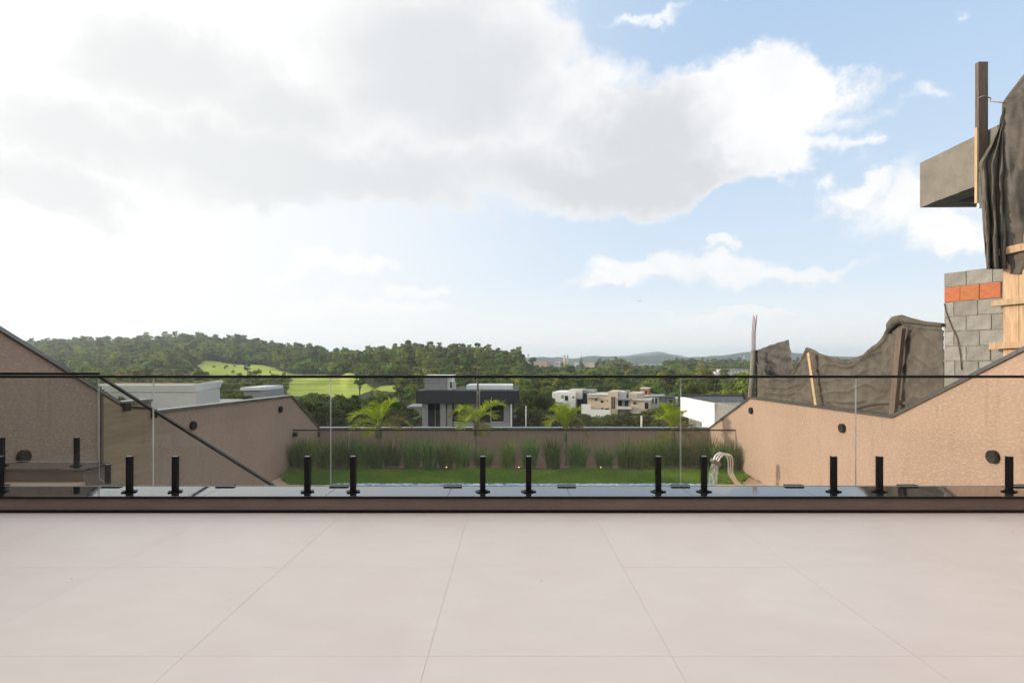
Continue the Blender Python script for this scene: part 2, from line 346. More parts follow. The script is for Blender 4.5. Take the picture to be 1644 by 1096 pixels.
m_lawn = M('lawn_blade', (0.10, 0.215, 0.02), 0.7, 0.35, 0.9, trans=0.32, spec=0.08, col2=(0.26, 0.39, 0.04))
m_palm = M('palm_leaflet', (0.21, 0.33, 0.018), 0.5, 0.35, 5, trans=0.45, spec=0.25, rnd=0.1, col2=(0.44, 0.50, 0.04))
m_palm_dk = M('palm_leaflet_old', (0.12, 0.13, 0.03), 0.65, 0.35, 5, trans=0.35, spec=0.2, col2=(0.34, 0.29, 0.06))
m_trunk = M('palm_trunk', (0.22, 0.20, 0.16), 0.9, 0.25, 8, 0.3, 30, stretch=(1, 1, 4))
m_ground = M('lower_ground', (0.10, 0.09, 0.06), 0.95, 0.2, 1)

# ------------------------------------------------------------------ terrain
XS = [-700, 0, 150, 310, 385, 470, 545, 560, 650, 750, 828, 850, 950, 1100, 1250, 1644, 2400]
DS = [17.9, 40, 70, 120, 180, 260, 350, 450, 600, 750, 900, 1100, 1400, 2600]
TZ = {
 -700: [-4, -6, -9, -12, -14, -17, -16, -12, -4, 8, 18, 18, 4, -30],
 0:    [-4, -6, -9, -12, -14, -17, -16, -12, -4, 10, 21, 19, 4, -30],
 150:  [-4, -6, -9, -12, -14, -17, -16, -12, -3, 13, 27, 24, 5, -30],
 310:  [-4, -6, -9, -12, -14, -18, -17, -13, 0, 17, 33.5, 30, 5, -30],
 385:  [-4, -6, -9, -12, -14, -18, -18, -13.5, -1, 14, 27, 24, 5, -30],
 470:  [-4, -6, -9, -12, -15, -18, -18, -13, -3, 8, 17, 12, 0, -30],
 545:  [-4, -6, -9, -13, -15, -19, -18.5, -12, -4, 1, 4, 0, -8, -30],
 560:  [-4, -6, -9, -13, -15, -19, -18, -9, 0, 0, 0, -6, -12, -30],
 650:  [-4, -6, -9, -13, -15, -19, -16, -5, 7.5, 0, -10, -14, -16, -30],
 750:  [-4, -6, -9, -13, -16, -19, -15, -5, 7.5, 0, -10, -14, -16, -30],
 828:  [-4, -6, -10, -14, -17, -19, -17, -8, 2.5, -4, -9, -8, -16, -30],
 850:  [-4, -7, -11, -15, -17, -19, -19.5, -16, -13, -11, -8, -5, -16, -30],
 950:  [-4, -7, -11, -15, -17, -19, -20, -18, -16, -13, -8, -4.5, -18, -30],
 1100: [-4, -7, -11, -15, -17, -19, -20, -18, -16, -13, -8, -5, -18, -30],
 1250: [-4, -6, -10, -14, -17, -19, -20, -18, -16, -14, -9, -6, -18, -30],
 1644: [-4, -6, -9, -12, -14, -16, -16, -14, -12, -9, -3, 2, -10, -30],
 2400: [-4, -6, -9, -12, -14, -16, -16, -14, -12, -9, -3, 2, -10, -30]}
def lerp_idx(arr, v):
    if v <= arr[0]: return 0, 0.0
    if v >= arr[-1]: return len(arr) - 2, 1.0
    for i in range(len(arr) - 1):
        if arr[i] <= v <= arr[i + 1]: return i, (v - arr[i]) / (arr[i + 1] - arr[i])
def ground_z(X, d):
    x = VX + FX * X / max(d, 1)
    i, f = lerp_idx(XS, x); j, g = lerp_idx(DS, d)
    s = f * f * (3 - 2 * f)
    a = TZ[XS[i]][j] * (1 - s) + TZ[XS[i + 1]][j] * s; b = TZ[XS[i]][j + 1] * (1 - s) + TZ[XS[i + 1]][j + 1] * s
    z = a * (1 - g) + b * g
    k = min(1, d / 500)
    return z + 2.2 * k * fbm((X / 90, d / 90, 3.3), 3) + 0.6 * k * fbm((X / 22, d / 22, 8.1), 2)
def pix(p): return VX + FX * p[0] / p[1], VY - FX * (p[2] - CAMZ) / p[1]
def in_poly(x, y, poly):
    c = False; n = len(poly)
    for i in range(n):
        x1, y1 = poly[i]; x2, y2 = poly[(i + 1) % n]
        if (y1 > y) != (y2 > y) and x < (x2 - x1) * (y - y1) / (y2 - y1) + x1: c = not c
    return c
# pasture clearings on the hillside: (x / d, d) outlines on the ground
def U(x): return (x - VX) / FX
MEADOWS = [[(U(300), 525), (U(330), 640), (U(378), 605), (U(430), 575), (U(478), 520), (U(520), 500), (U(500), 470), (U(430), 475), (U(372), 480), (U(320), 470)],
           [(U(462), 355), (U(470), 500), (U(505), 510), (U(565), 450), (U(600), 360), (U(560), 325), (U(470), 325)],
           [(U(600), 355), (U(608), 372), (U(668), 362), (U(668), 345)]]
def meadow(X, d, grow=0.0):
    u = X / d + 0.006 * fbm((X / 35, d / 35, 0.7), 2); dd = d + 16 * fbm((X / 50, d / 50, 5.7), 2)
    return any(in_poly(u, dd, q) for q in MEADOWS)
def build_terrain():
    us = [-1.7 + 1.05 * i / 60 for i in range(60)] + [-.65 + .55 * i / 150 for i in range(150)] + [-.1 + 1.9 * i / 110 for i in range(111)]
    ds = [17.9]
    while ds[-1] < 2600: ds.append(ds[-1] * (1.009 if 300 < ds[-1] < 680 else 1.035))
    V = []; mk = []
    for d in ds:
        for u in us:
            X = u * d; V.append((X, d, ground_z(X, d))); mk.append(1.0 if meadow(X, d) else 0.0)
    n = len(us); F = [(r * n + c, r * n + c + 1, (r + 1) * n + c + 1, (r + 1) * n + c) for r in range(len(ds) - 1) for c in range(n - 1)]
    mt = bpy.data.materials.new('terrain'); mt.use_nodes = True; nt = mt.node_tree; ns = nt.nodes; ln = nt.links; b = ns['Principled BSDF']
    at = ns.new('ShaderNodeAttribute'); at.attribute_name = 'pasture'
    tc = ns.new('ShaderNodeTexCoord'); nz = ns.new('ShaderNodeTexNoise'); nz.inputs['Scale'].default_value = 0.06; nz.inputs['Detail'].default_value = 12; nz.inputs['Roughness'].default_value = 0.68; ln.new(tc.outputs['Object'], nz.inputs['Vector'])
    cr = ns.new('ShaderNodeMapRange'); cr.inputs['From Min'].default_value = 0.35; cr.inputs['From Max'].default_value = 0.68; ln.new(nz.outputs[0], cr.inputs[0])
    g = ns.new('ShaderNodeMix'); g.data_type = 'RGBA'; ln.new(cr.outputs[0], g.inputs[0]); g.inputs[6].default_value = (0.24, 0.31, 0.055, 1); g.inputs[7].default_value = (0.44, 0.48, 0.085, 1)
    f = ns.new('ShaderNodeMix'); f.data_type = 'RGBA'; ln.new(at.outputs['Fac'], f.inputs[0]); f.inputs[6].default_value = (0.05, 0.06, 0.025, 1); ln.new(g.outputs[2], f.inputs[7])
    ln.new(f.outputs[2], b.inputs['Base Color']); b.inputs['Roughness'].default_value = 0.95; b.inputs['Specular IOR Level'].default_value = 0.1
    tr = ns.new('ShaderNodeBsdfTranslucent'); ln.new(f.outputs[2], tr.inputs[0])
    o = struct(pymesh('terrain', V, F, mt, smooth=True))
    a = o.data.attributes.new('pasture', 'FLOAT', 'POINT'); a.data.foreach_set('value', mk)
    return o
build_terrain()

def far_ridge(name, prof, d0, d1, d2, col, rough_amp):
    """A long hill: foot at depth d0, crest at d1 (profile in photograph pixels), back foot at d2."""
    xs = [prof[0][0] + (prof[-1][0] - prof[0][0]) * i / 260 for i in range(261)]
    V = []; rows = 14
    for x in xs:
        for (xa, ya), (xb, yb) in zip(prof, prof[1:]):
            if xa <= x <= xb:
                t = (x - xa) / (xb - xa); t = t * t * (3 - 2 * t); y = ya + (yb - ya) * t; break
        u = (x - VX) / FX; top = CAMZ + (VY - y) / FX * d1
        for r in range(rows):
            f = r / (rows - 1) * 2
            d = d0 + (d1 - d0) * f if f <= 1 else d1 + (d2 - d1) * (f - 1)
            h = 1 - (1 - min(f, 2 - f)) ** 2
            z = -40 + (top + 40) * h + rough_amp * h * fbm((u * 16, d / d1 * 9, d1 / 1000), 5)
            V.append((u * d, d, z))
    F = [(c * rows + r, (c + 1) * rows + r, (c + 1) * rows + r + 1, c * rows + r + 1) for c in range(len(xs) - 1) for r in range(rows - 1)]
    return struct(pymesh(name, V, F, M(name + '_woods', col, 0.95, 0.45, 0.012, 0, spec=0.1, detail=10), smooth=True))
far_ridge('far_hills', [(200, 590), (700, 585), (790, 577), (835, 573), (866, 570.5), (895, 574), (925, 576.5), (945, 574), (975, 573), (1005, 574), (1020, 571), (1062, 571), (1100, 575), (1125, 573.5), (1150, 570), (1183, 567), (1225, 566), (1290, 568), (1345, 571), (1420, 569), (1520, 566), (1700, 570), (2300, 580)], 2700, 3300, 4100, (0.05, 0.065, 0.03), 14)
far_ridge('far_mountain', [(600, 588), (830, 582), (900, 575), (960, 574), (1025, 570.5), (1058, 565.8), (1085, 570), (1110, 574.5), (1180, 577), (1400, 586)], 4700, 5600, 6500, (0.05, 0.06, 0.035), 20)

# ------------------------------------------------------------------ trees
def tree_mesh(seed, H, Rc, leaf, nleaf, nlobe, trunk_h, spread=0.55, conifer=False, gap=0.0):
    rg = random.Random(seed)
    tb = BM(); lean = Vector((rg.uniform(-.3, .3), rg.uniform(-.3, .3), 0)) * Rc * 0.3
    r0 = H * 0.022
    tube(tb, [(0, 0, -0.6), Vector((0, 0, trunk_h * .5)) + lean * .3, Vector((0, 0, trunk_h)) + lean * .6, Vector((0, 0, H * .86)) + lean], r0, 6, False, [r0 * 1.25, r0, r0 * .8, r0 * .2])
    lobes = []
    if conifer:
        for k in range(nlobe):
            t = k / (nlobe - 1); z = trunk_h + (H - trunk_h) * t; rr = Rc * (1 - t) ** 0.9 + 0.15
            for q in range(max(1, int(5 * (1 - t)) + 1)):
                a = rg.uniform(0, 6.28); lobes.append((Vector((math.cos(a) * rr * .6, math.sin(a) * rr * .6, z)), rr * .5, rr * 0.3))
    else:
        for k in range(nlobe):
            t = rg.random() ** 0.8; a = rg.uniform(0, 6.28); zc = trunk_h + (H - trunk_h) * (0.18 + 0.68 * t)
            wide = Rc * (1 - abs(t - 0.42) * 1.05) * spread * rg.uniform(.75, 1.3)
            lr = Rc * rg.uniform(.20, .46)
            lobes.append((Vector((math.cos(a) * wide, math.sin(a) * wide, zc)) + lean, lr, lr * rg.uniform(.65, .9)))
        for c, lr, _ in lobes[::2]:
            b0 = Vector((0, 0, trunk_h * rg.uniform(.8, 1.25))) + lean * .5
            tube(tb, [b0, (b0 + c) / 2 + Vector((0, 0, .2)), c], r0 * .4, 5, False, [r0 * .45, r0 * .3, r0 * .1])
    V = []; F = []
    tw = sum(l[1] ** 2 for l in lobes)
    for (c, lr, lz) in lobes:
        for _ in range(int(nleaf * lr * lr / tw) + 1):
            n = Vector((rg.gauss(0, 1), rg.gauss(0, 1), rg.gauss(0.15, 1))).normalized()
            rad = rg.uniform(.35, 1.0) ** 0.45 * rg.uniform(.86, 1.12)
            p = c + Vector((n.x * lr * rad, n.y * lr * rad, n.z * lz * rad))
            nn = (n + Vector((rg.uniform(-1, 1), rg.uniform(-1, 1), rg.uniform(-.5, 1.1))) * .8).normalized()
            a = nn.cross(Vector((rg.uniform(-1, 1), rg.uniform(-1, 1), rg.uniform(-1, 1)))).normalized(); b = nn.cross(a)
            s = leaf * rg.uniform(.6, 1.4); i = len(V); bend = nn * s * 0.25
            V += [p - a * s, p - b * s * .6 + bend, p + a * s, p + b * s * .6 + bend]; F.append((i, i + 1, i + 2, i + 3))
    me = bpy.data.meshes.new('trunk'); tb.to_mesh(me); tb.free(); me.materials.append(m_bark)
    mc = bpy.data.meshes.new('crown'); mc.from_pydata([tuple(v) for v in V], [], F); mc.update()
    return me, mc
FAR_COL = bpy.data.collections.new('far_tree_kinds')     # not linked to the scene: only the forest instances use it
def far_kind(i, *a, **k):
    t, c = tree_mesh(*a, **k); bm = BM(); bm.from_mesh(c); n0 = len(bm.faces); bm.from_mesh(t)
    bm.faces.ensure_lookup_table()
    for f in bm.faces[n0:]: f.material_index = 1
    me = bpy.data.meshes.new('far_tree'); bm.to_mesh(me); bm.free(); me.materials.append(m_leaf); me.materials.append(m_bark)
    o = bpy.data.objects.new('%02d_far_tree' % i, me); FAR_COL.objects.link(o)
far_kind(0, 11, 9.0, 3.8, 0.5, 640, 15, 3.0, 0.75)
far_kind(1, 12, 11.5, 3.2, 0.46, 600, 15, 4.6, 0.7)
far_kind(2, 13, 8.0, 4.4, 0.52, 680, 17, 2.4, 0.8)
far_kind(3, 14, 14.0, 2.8, 0.42, 480, 13, 7.4, 0.7)
far_kind(4, 15, 7.0, 3.6, 0.5, 600, 14, 1.8, 0.75)
far_kind(5, 16, 11.0, 2.4, 0.5, 380, 12, 2.0, conifer=True)
def forest_tree_group():
    g = bpy.data.node_groups.new('forest_scatter', 'GeometryNodeTree')
    g.interface.new_socket('Geometry', in_out='INPUT', socket_type='NodeSocketGeometry'); g.interface.new_socket('Geometry', in_out='OUTPUT', socket_type='NodeSocketGeometry')
    ns = g.nodes; ln = g.links
    gi = ns.new('NodeGroupInput'); go = ns.new('NodeGroupOutput'); ip = ns.new('GeometryNodeInstanceOnPoints')
    ci = ns.new('GeometryNodeCollectionInfo'); ci.inputs['Collection'].default_value = FAR_COL; ci.inputs['Separate Children'].default_value = True; ci.inputs['Reset Children'].default_value = True
    def attr(nm, t):
        n = ns.new('GeometryNodeInputNamedAttribute'); n.data_type = t; n.inputs['Name'].default_value = nm; return n.outputs[0]
    ln.new(gi.outputs[0], ip.inputs['Points']); ln.new(ci.outputs[0], ip.inputs['Instance']); ip.inputs['Pick Instance'].default_value = True
    ln.new(attr('kind_index', 'INT'), ip.inputs['Instance Index']); ln.new(attr('turn', 'FLOAT_VECTOR'), ip.inputs['Rotation']); ln.new(attr('size', 'FLOAT_VECTOR'), ip.inputs['Scale'])
    ln.new(ip.outputs[0], go.inputs[0]); return g
FOREST = forest_tree_group()
def forest(name, pts):
    me = bpy.data.meshes.new(name); me.from_pydata([p[0] for p in pts], [], [])
    for nm, t, k in (('kind_index', 'INT', 1), ('turn', 'FLOAT_VECTOR', 2), ('size', 'FLOAT_VECTOR', 3)):
        a = me.attributes.new(nm, t, 'POINT')
        if t == 'INT': a.data.foreach_set('value', [p[k] for p in pts])
        else: a.data.foreach_set('vector', [c for p in pts for c in p[k]])
    o = bpy.data.objects.new(name, me); COL.objects.link(o); md = o.modifiers.new('scatter', 'NODES'); md.node_group = FOREST
    return stuff(o)
rg = random.Random(5)
LOW = [(300, 482, 300, 432), (842, 962, 520, 820), (1003, 1070, 600, 900), (1126, 1220, 400, 520)]      # low scrub, so that the sheds on the ridge stand clear
CLEAR = []      # (x0, x1, d0, d1) in photograph columns and depth: ground kept free of woods round the buildings
CLEAR += [(428, 640, 235, 350), (285, 480, 432, 480), (595, 690, 330, 356), (875, 1100, 150, 235), (1128, 1218, 520, 700), (1005, 1068, 900, 1200), (842, 962, 820, 1200), (600, 690, 60, 130)]
def scatter(x0, x1, d0, d1, step, tall=1.0):
    pts = []; d = d0
    while d < d1:
        X = U(x0) * d
        while X < U(x1) * d:
            px, py = X + rg.uniform(-.5, .5) * step, d + rg.uniform(-.5, .5) * step
            u = px / py; xi = VX + FX * u; X += step
            if any(a < xi < b and c < py < e for a, b, c, e in CLEAR): continue
            if meadow(px, py):
                if rg.random() > 0.06: continue
                sc = rg.uniform(.12, .42)
            else: sc = rg.choice((.7, .85, .95, 1.05, 1.2, 1.45)) * rg.uniform(.85, 1.2)
            k = rg.choices(range(6), (5, 5, 5, 3, 4, 0.35))[0]
            if any(a < xi < b and c < py < e for a, b, c, e in LOW): sc *= rg.uniform(.5, .75)
            s = sc * tall
            pts.append(((px, py, ground_z(px, py) - .3), k, (0, 0, rg.uniform(0, 6.28)), (s * rg.uniform(.9, 1.2), s * rg.uniform(.9, 1.2), s * rg.uniform(.85, 1.1))))
        d += step
    return pts
forest('left_hill_forest', scatter(-260, 575, 470, 1000, 6.4))
forest('centre_hill_forest', scatter(535, 845, 330, 700, 5.6, 0.88))
forest('valley_forest', scatter(830, 1500, 260, 1180, 7.0, 0.85))
forest('near_valley_forest', scatter(-260, 850, 235, 345, 6.4, 0.75) + scatter(-260, 480, 345, 470, 6.4, 0.8) + scatter(1080, 1500, 150, 260, 6.5, 0.8))

# trees near enough to be told apart
NEAR = []
for i, a in enumerate(((31, 7.5, 3.3, 0.24, 1900, 13, 1.8, 0.6), (32, 8.5, 2.9, 0.22, 1800, 12, 2.6, 0.55), (33, 6.5, 3.4, 0.24, 1900, 12, 1.3, 0.62), (34, 9.5, 2.6, 0.22, 1700, 12, 3.4, 0.5))):
    t, c = tree_mesh(*a); c.materials.append(m_leaf_near); NEAR.append((t, c, a[1], a[2]))
ct, cc = tree_mesh(35, 9.0, 1.9, 0.2, 1700, 14, 1.0, conifer=True); cc.materials.append(m_leaf_near)
tree_i = 0
def near_tree(x, d, ytop, label, group=None, kind=None, wide=1.0, name='leafy_tree', cat='tree'):
    global tree_i
    X = U(x) * d; zg = ground_z(X, d); zt = CAMZ + (VY - ytop) / FX * d
    t, c, H, _ = NEAR[tree_i % 4] if kind is None else kind; tree_i += 1
    s = max(0.25, (zt - zg) / H)
    o = thing(name, label, cat, (X, d, zg), group)
    o.rotation_euler = (0, 0, rg.uniform(0, 6.28)); o.scale = (s * wide, s * wide, s)
    link('trunk', t, o); link('crown', c, o)
    return o
ROWS = ('front', 'middle', 'back')
def row_labels(spots, cuts, text):
    rows = [0 if d < cuts[0] else 1 if d < cuts[1] else 2 for _, d, _ in spots]; out = []
    for i, (x, d, _) in enumerate(spots):
        n_ = sum(1 for j, q in enumerate(spots) if rows[j] == rows[i] and q[0] < x)
        out.append(text % (ORD[n_], ROWS[rows[i]]))
    return out
ORD = ['first', 'second', 'third', 'fourth', 'fifth', 'sixth', 'seventh', 'eighth', 'ninth', 'tenth', 'eleventh', 'twelfth', 'thirteenth', 'fourteenth']
G1 = 'trees beyond the left garden wall'
S1 = ((478, 66, 652), (500, 70, 640), (520, 76, 650), (538, 68, 655), (556, 82, 640), (575, 74, 652), (592, 88, 646), (612, 80, 640), (630, 72, 650), (645, 92, 645), (655, 82, 656),
                 (470, 95, 640), (505, 105, 636), (530, 112, 633), (560, 110, 636), (585, 120, 636), (620, 125, 632), (480, 130, 634), (545, 140, 632), (600, 150, 634), (450, 120, 634), (430, 100, 640), (515, 150, 630), (570, 160, 631))
for (x, d, yt), lb in zip(S1, row_labels(S1, (79, 101), 'dark leafy tree, %s from left in the %s row behind the left garden wall')):
    near_tree(x, d, yt, lb, G1, wide=rg.uniform(1.0, 1.35))
G2 = 'trees below the far villas'
S2 = ((848, 70, 655), (866, 82, 645), (886, 72, 662), (905, 84, 655), (925, 70, 664), (945, 80, 660), (962, 72, 668), (980, 84, 662), (998, 74, 668), (1015, 86, 660), (1032, 76, 664), (1050, 86, 656), (1068, 72, 662), (1085, 84, 655),
                 (1102, 76, 660), (875, 110, 655), (915, 115, 660), (955, 120, 664), (990, 120, 663), (1025, 118, 660), (1060, 120, 652), (1095, 125, 648), (935, 140, 663), (975, 140, 663), (1010, 145, 660), (1045, 140, 652), (1075, 145, 646))
for (x, d, yt), lb in zip(S2, row_labels(S2, (79, 129), 'bushy green tree, %s from left in the %s row below the villas')):
    near_tree(x, d, yt, lb, G2, wide=rg.uniform(1.0, 1.4))
G3 = 'trees right of the charcoal house'
S3 = ((846, 110, 628), (862, 130, 632), (842, 150, 622), (880, 140, 640), (857, 165, 622), (872, 180, 628))
for (x, d, yt), lb in zip(S3, row_labels(S3, (135, 160), 'olive tree, %s from left in the %s row right of charcoal house')):
    near_tree(x, d, yt, lb, G3, wide=rg.uniform(.9, 1.2))
G4 = 'trees beside the low white building'
S4 = ((368, 52, 626), (385, 60, 630), (400, 64, 634), (412, 72, 636))
for (x, d, yt), lb in zip(S4, row_labels(S4, (62, 999), 'dark round tree, %s from left in %s row beside low white building')):
    near_tree(x, d, yt, lb, G4, wide=1.2)
near_tree(168, 34, 610, 'yellow green tree peeping over the sloping left wall by the white building', wide=1.0)
near_tree(597, 170, 619, 'dark cone shaped conifer standing among the leafy trees left of charcoal house', kind=(ct, cc, 9.0, 1.9), name='conifer_tree')
near_tree(933, 930, 567.5, 'tall tiered conifer on the skyline between the factory sheds', kind=(ct, cc, 9.0, 1.9), name='conifer_tree', wide=0.8)
near_tree(960, 900, 574, 'broad dark conifer on the skyline right of the factory sheds', kind=(ct, cc, 9.0, 1.9), name='conifer_tree', wide=1.6)
near_tree(854, 960, 571, 'spreading umbrella shaped tree beside the leftmost factory chimney', wide=1.3)

# ------------------------------------------------------------------ houses in the valley
def part(name, mat, parent, *boxes, bevel=0):
    bm = BM()
    for b in boxes: box(bm, *b)
    return obj(name, bm, mat, parent, bevel=bevel)
def px_house(name, label, cat, d, depth, rows, group=None, turn=0.0):
    """rows: (part, material, x0, x1, y0, y1, front offset, thickness) measured in the photograph at depth d; thickness None = the whole depth."""
    c = P((rows[0][2] + rows[0][3]) / 2, rows[0][5], d); h = thing(name, label, cat, (c.x, d, c.z), group)
    for (nm, mt, x0, x1, y0, y1, off, th) in rows:
        a = P(x0, y1, d) - c; b = P(x1, y0, d) - c
        y_ = off; t = depth if th is None else th
        w_ = part(nm, mt, h, (a.x, b.x, y_, y_ + t, a.z, b.z))
        if nm == 'window' and d < 100:
            f_ = .05; part('frame', m_black, w_, (a.x - f_, a.x, y_ - .04, y_ + .05, a.z - f_, b.z + f_), (b.x, b.x + f_, y_ - .04, y_ + .05, a.z - f_, b.z + f_), (a.x, b.x, y_ - .04, y_ + .05, b.z, b.z + f_), (a.x, b.x, y_ - .04, y_ + .05, a.z - f_, a.z), ((a.x + b.x) / 2 - .03, (a.x + b.x) / 2 + .03, y_ - .04, y_ - .002, a.z, b.z))
    h.rotation_euler = (0, 0, R(turn))
    return h
# charcoal house straight ahead
px_house('charcoal_house', 'flat roofed charcoal house with grey pillars and roof tower straight ahead', 'house', 60, 9, [
    ('body', m_dkgrey, 676, 824, 646, 705, 1.2, None), ('fascia', m_dkgrey, 668, 834, 627, 647.5, 0, None),
    ('tower', m_midgrey, 677, 714, 604.5, 628, 2.0, 4), ('tower_side', m_white, 714.2, 722, 606, 628, 2.2, 3), ('tower_cap', m_roof, 676, 723, 603, 604.3, 1.9, 4.4),
    ('roof', m_roof, 745, 824, 620, 626.8, 3.0, 5), ('water_tank', m_offwhite, 723, 728, 614, 626.6, 2.6, .3),
    ('pillar', m_midgrey, 677, 686, 647.7, 705, 0.3, .5), ('pillar', m_midgrey, 706, 715, 647.7, 705, 0.3, .5), ('pillar', m_midgrey, 716.5, 725, 647.7, 705, 0.5, .5), ('pillar', m_white, 819.5, 822, 647.7, 705, 0.2, .15),
    ('wall_pier', m_midgrey, 727, 745, 648, 656.5, .9, .3), ('wall_pier', m_midgrey, 746.5, 770, 648, 705, .8, .4), ('wall_pier', m_midgrey, 786.4, 788.6, 648, 705, .8, .4), ('wall_pier', m_midgrey, 808.6, 819, 648, 705, .8, .4), ('plinth', m_grey, 727, 819, 680, 705, .7, .2), ('tower_window', m_window, 719.5, 722.5, 614, 624, 1.9, .2), ('mullion', m_midgrey, 696, 697, 648, 690, 1.05, .04), ('window', m_window, 687, 705, 648, 690, 1.1, .3), ('window', m_window, 726.5, 746, 657, 678, 1.1, .3), ('window', m_window, 770, 786, 660, 678, 1.1, .3), ('window', m_window, 789, 808, 657, 678, 1.1, .3),
    ('sill', m_offwhite, 726, 747, 678.3, 679.5, 0.95, .2), ('sill', m_offwhite, 788, 809, 678.3, 679.5, 0.95, .2)])
part('annex_roof', m_grey, bpy.data.objects['charcoal_house'], (-7.4, -4.9, 5, 9, 2.9, 3.15))
# villas
px_house('white_villa', 'white cube villa with dark recess left of the beige villa', 'house', 182, 14, turn=-16, rows=[
    ('body', m_white, 886, 924, 629.5, 668, 0, None), ('upper_block', m_offwhite, 912, 934, 625.5, 640, 1, 8), ('roof_slab', m_grey, 934.2, 952, 626, 631, 2, 8),
    ('recess', m_dkgrey, 924.2, 943, 631.2, 668, 3, 8), ('window', m_window, 907, 912, 635, 643, -.1, .2), ('window', m_window, 901, 905.5, 634.5, 636, -.1, .2), ('window', m_window, 901, 905.5, 637.5, 639, -.1, .2), ('window', m_window, 919, 922, 636, 638.5, -.1, .2),
    ('canopy', m_offwhite, 890, 902, 645, 646.5, -1.2, 1.2), ('garden_wall', m_white, 903, 922, 649, 664, -2, .3)])
px_house('beige_villa', 'large beige villa with stepped flat roofs in the middle of the valley', 'house', 176, 15, turn=-18, rows=[
    ('body', m_beige, 943, 978, 634, 668, 0, None), ('tower', m_beige, 976.5, 992, 628, 668, -.8, 12), ('middle_block', m_offwhite, 992.2, 1004, 628.5, 665, 1.4, 10),
    ('right_block', m_beige, 1008, 1029, 630, 662, .6, 11), ('right_front', m_beige, 1012, 1042, 641, 662, -.6, 9),
    ('roof_slab', m_offwhite, 942, 978, 632.7, 634, -.4, 14), ('roof_slab', m_offwhite, 1010.5, 1043, 639.8, 641, -1.0, 10),
    ('balcony', m_offwhite, 991, 1014, 651, 655, -1.8, 3), ('balcony_roof', m_grey, 990.5, 1012, 638, 640.5, -1.6, 4), ('canopy', m_grey, 943, 960, 637.4, 639, -1.2, 1.2),
    ('glass_screen', m_window, 991.5, 997, 641.5, 651, 1.2, .2), ('glass_door', m_window, 1002, 1008.5, 643, 651, 1.2, .2),
    ('window', m_window, 955.5, 958.5, 640.5, 643, -.1, .2), ('window', m_window, 964.5, 968.5, 642.5, 646, -.1, .2), ('window', m_window, 975, 976.4, 641.5, 644.5, -.1, .2), ('window', m_window, 982, 984, 636, 655, -.95, .2), ('window', m_window, 985.6, 987.4, 636, 655, -.95, .2),
    ('window', m_window, 1016, 1020.5, 644, 647, -.75, .2), ('window', m_window, 1033.5, 1039, 644, 654, -.75, .2), ('window', m_window, 965.5, 968.5, 654, 656.5, -.1, .2), ('window', m_window, 972, 978, 654.5, 656.8, -1.05, .2),
    ('side_glass', m_window, 936, 942.8, 637, 647, 1.5, 4), ('garden_wall', m_white, 936, 951, 648, 664, -3, .3), ('garden_wall', m_white, 951.3, 982, 656, 668, -3, .3), ('roof_tank', m_grey, 1000, 1008, 627, 634, 3, 3), ('roof_tank', m_grey, 1021, 1029, 631, 637.5, .3, .2)])
px_house('brick_house', 'small bare brick house rising behind the beige villa', 'house', 205, 8, turn=-18, rows=[
    ('body', m_terracotta, 1028, 1041, 624, 640, 0, None), ('window', m_window, 1035, 1038.5, 627, 632, -.1, .2), ('roof_slab', m_offwhite, 1027.5, 1041.5, 623, 624, -.3, 9), ('porch_roof', m_offwhite, 1031, 1043, 634, 635.5, -3, 3)])
px_house('grey_villa', 'grey and white villa with tall dark windows right of the beige villa', 'house', 188, 10, turn=-16, rows=[
    ('body', m_offwhite, 1043, 1058, 636.5, 662, 0, None), ('side_wing', m_grey, 1058.3, 1066, 634.5, 662, 1, 8), ('roof_slab', m_grey, 1042.5, 1064, 635.2, 636.4, -.5, 11),
    ('window', m_window, 1046.5, 1049.3, 639, 648, -.1, .2), ('window', m_window, 1052, 1054.6, 639, 648, -.1, .2), ('pillar', m_offwhite, 1050, 1051.2, 637, 662, -.6, .3)])
px_house('slate_house', 'blue grey boxy house at the right end of the villa row', 'house', 196, 10, turn=-14, rows=[
    ('body', m_grey, 1066.3, 1083, 638, 662, 0, None), ('window', m_window, 1075, 1079, 642, 650, -.1, .2), ('roof_slab', m_dkgrey, 1065.8, 1084, 637, 638, -.4, 11), ('pillar', m_offwhite, 1071, 1072, 640, 655, -.5, .3)])
px_house('small_white_house', 'tiny white house seen just left of the white neighbour house', 'house', 190, 9, turn=-14, rows=[
    ('body', m_white, 1086, 1100, 641, 660, 0, None), ('roof', m_roof, 1085, 1101, 639.5, 641, -.5, 10), ('window', m_window, 1090, 1093, 644, 649, -.1, .2)])
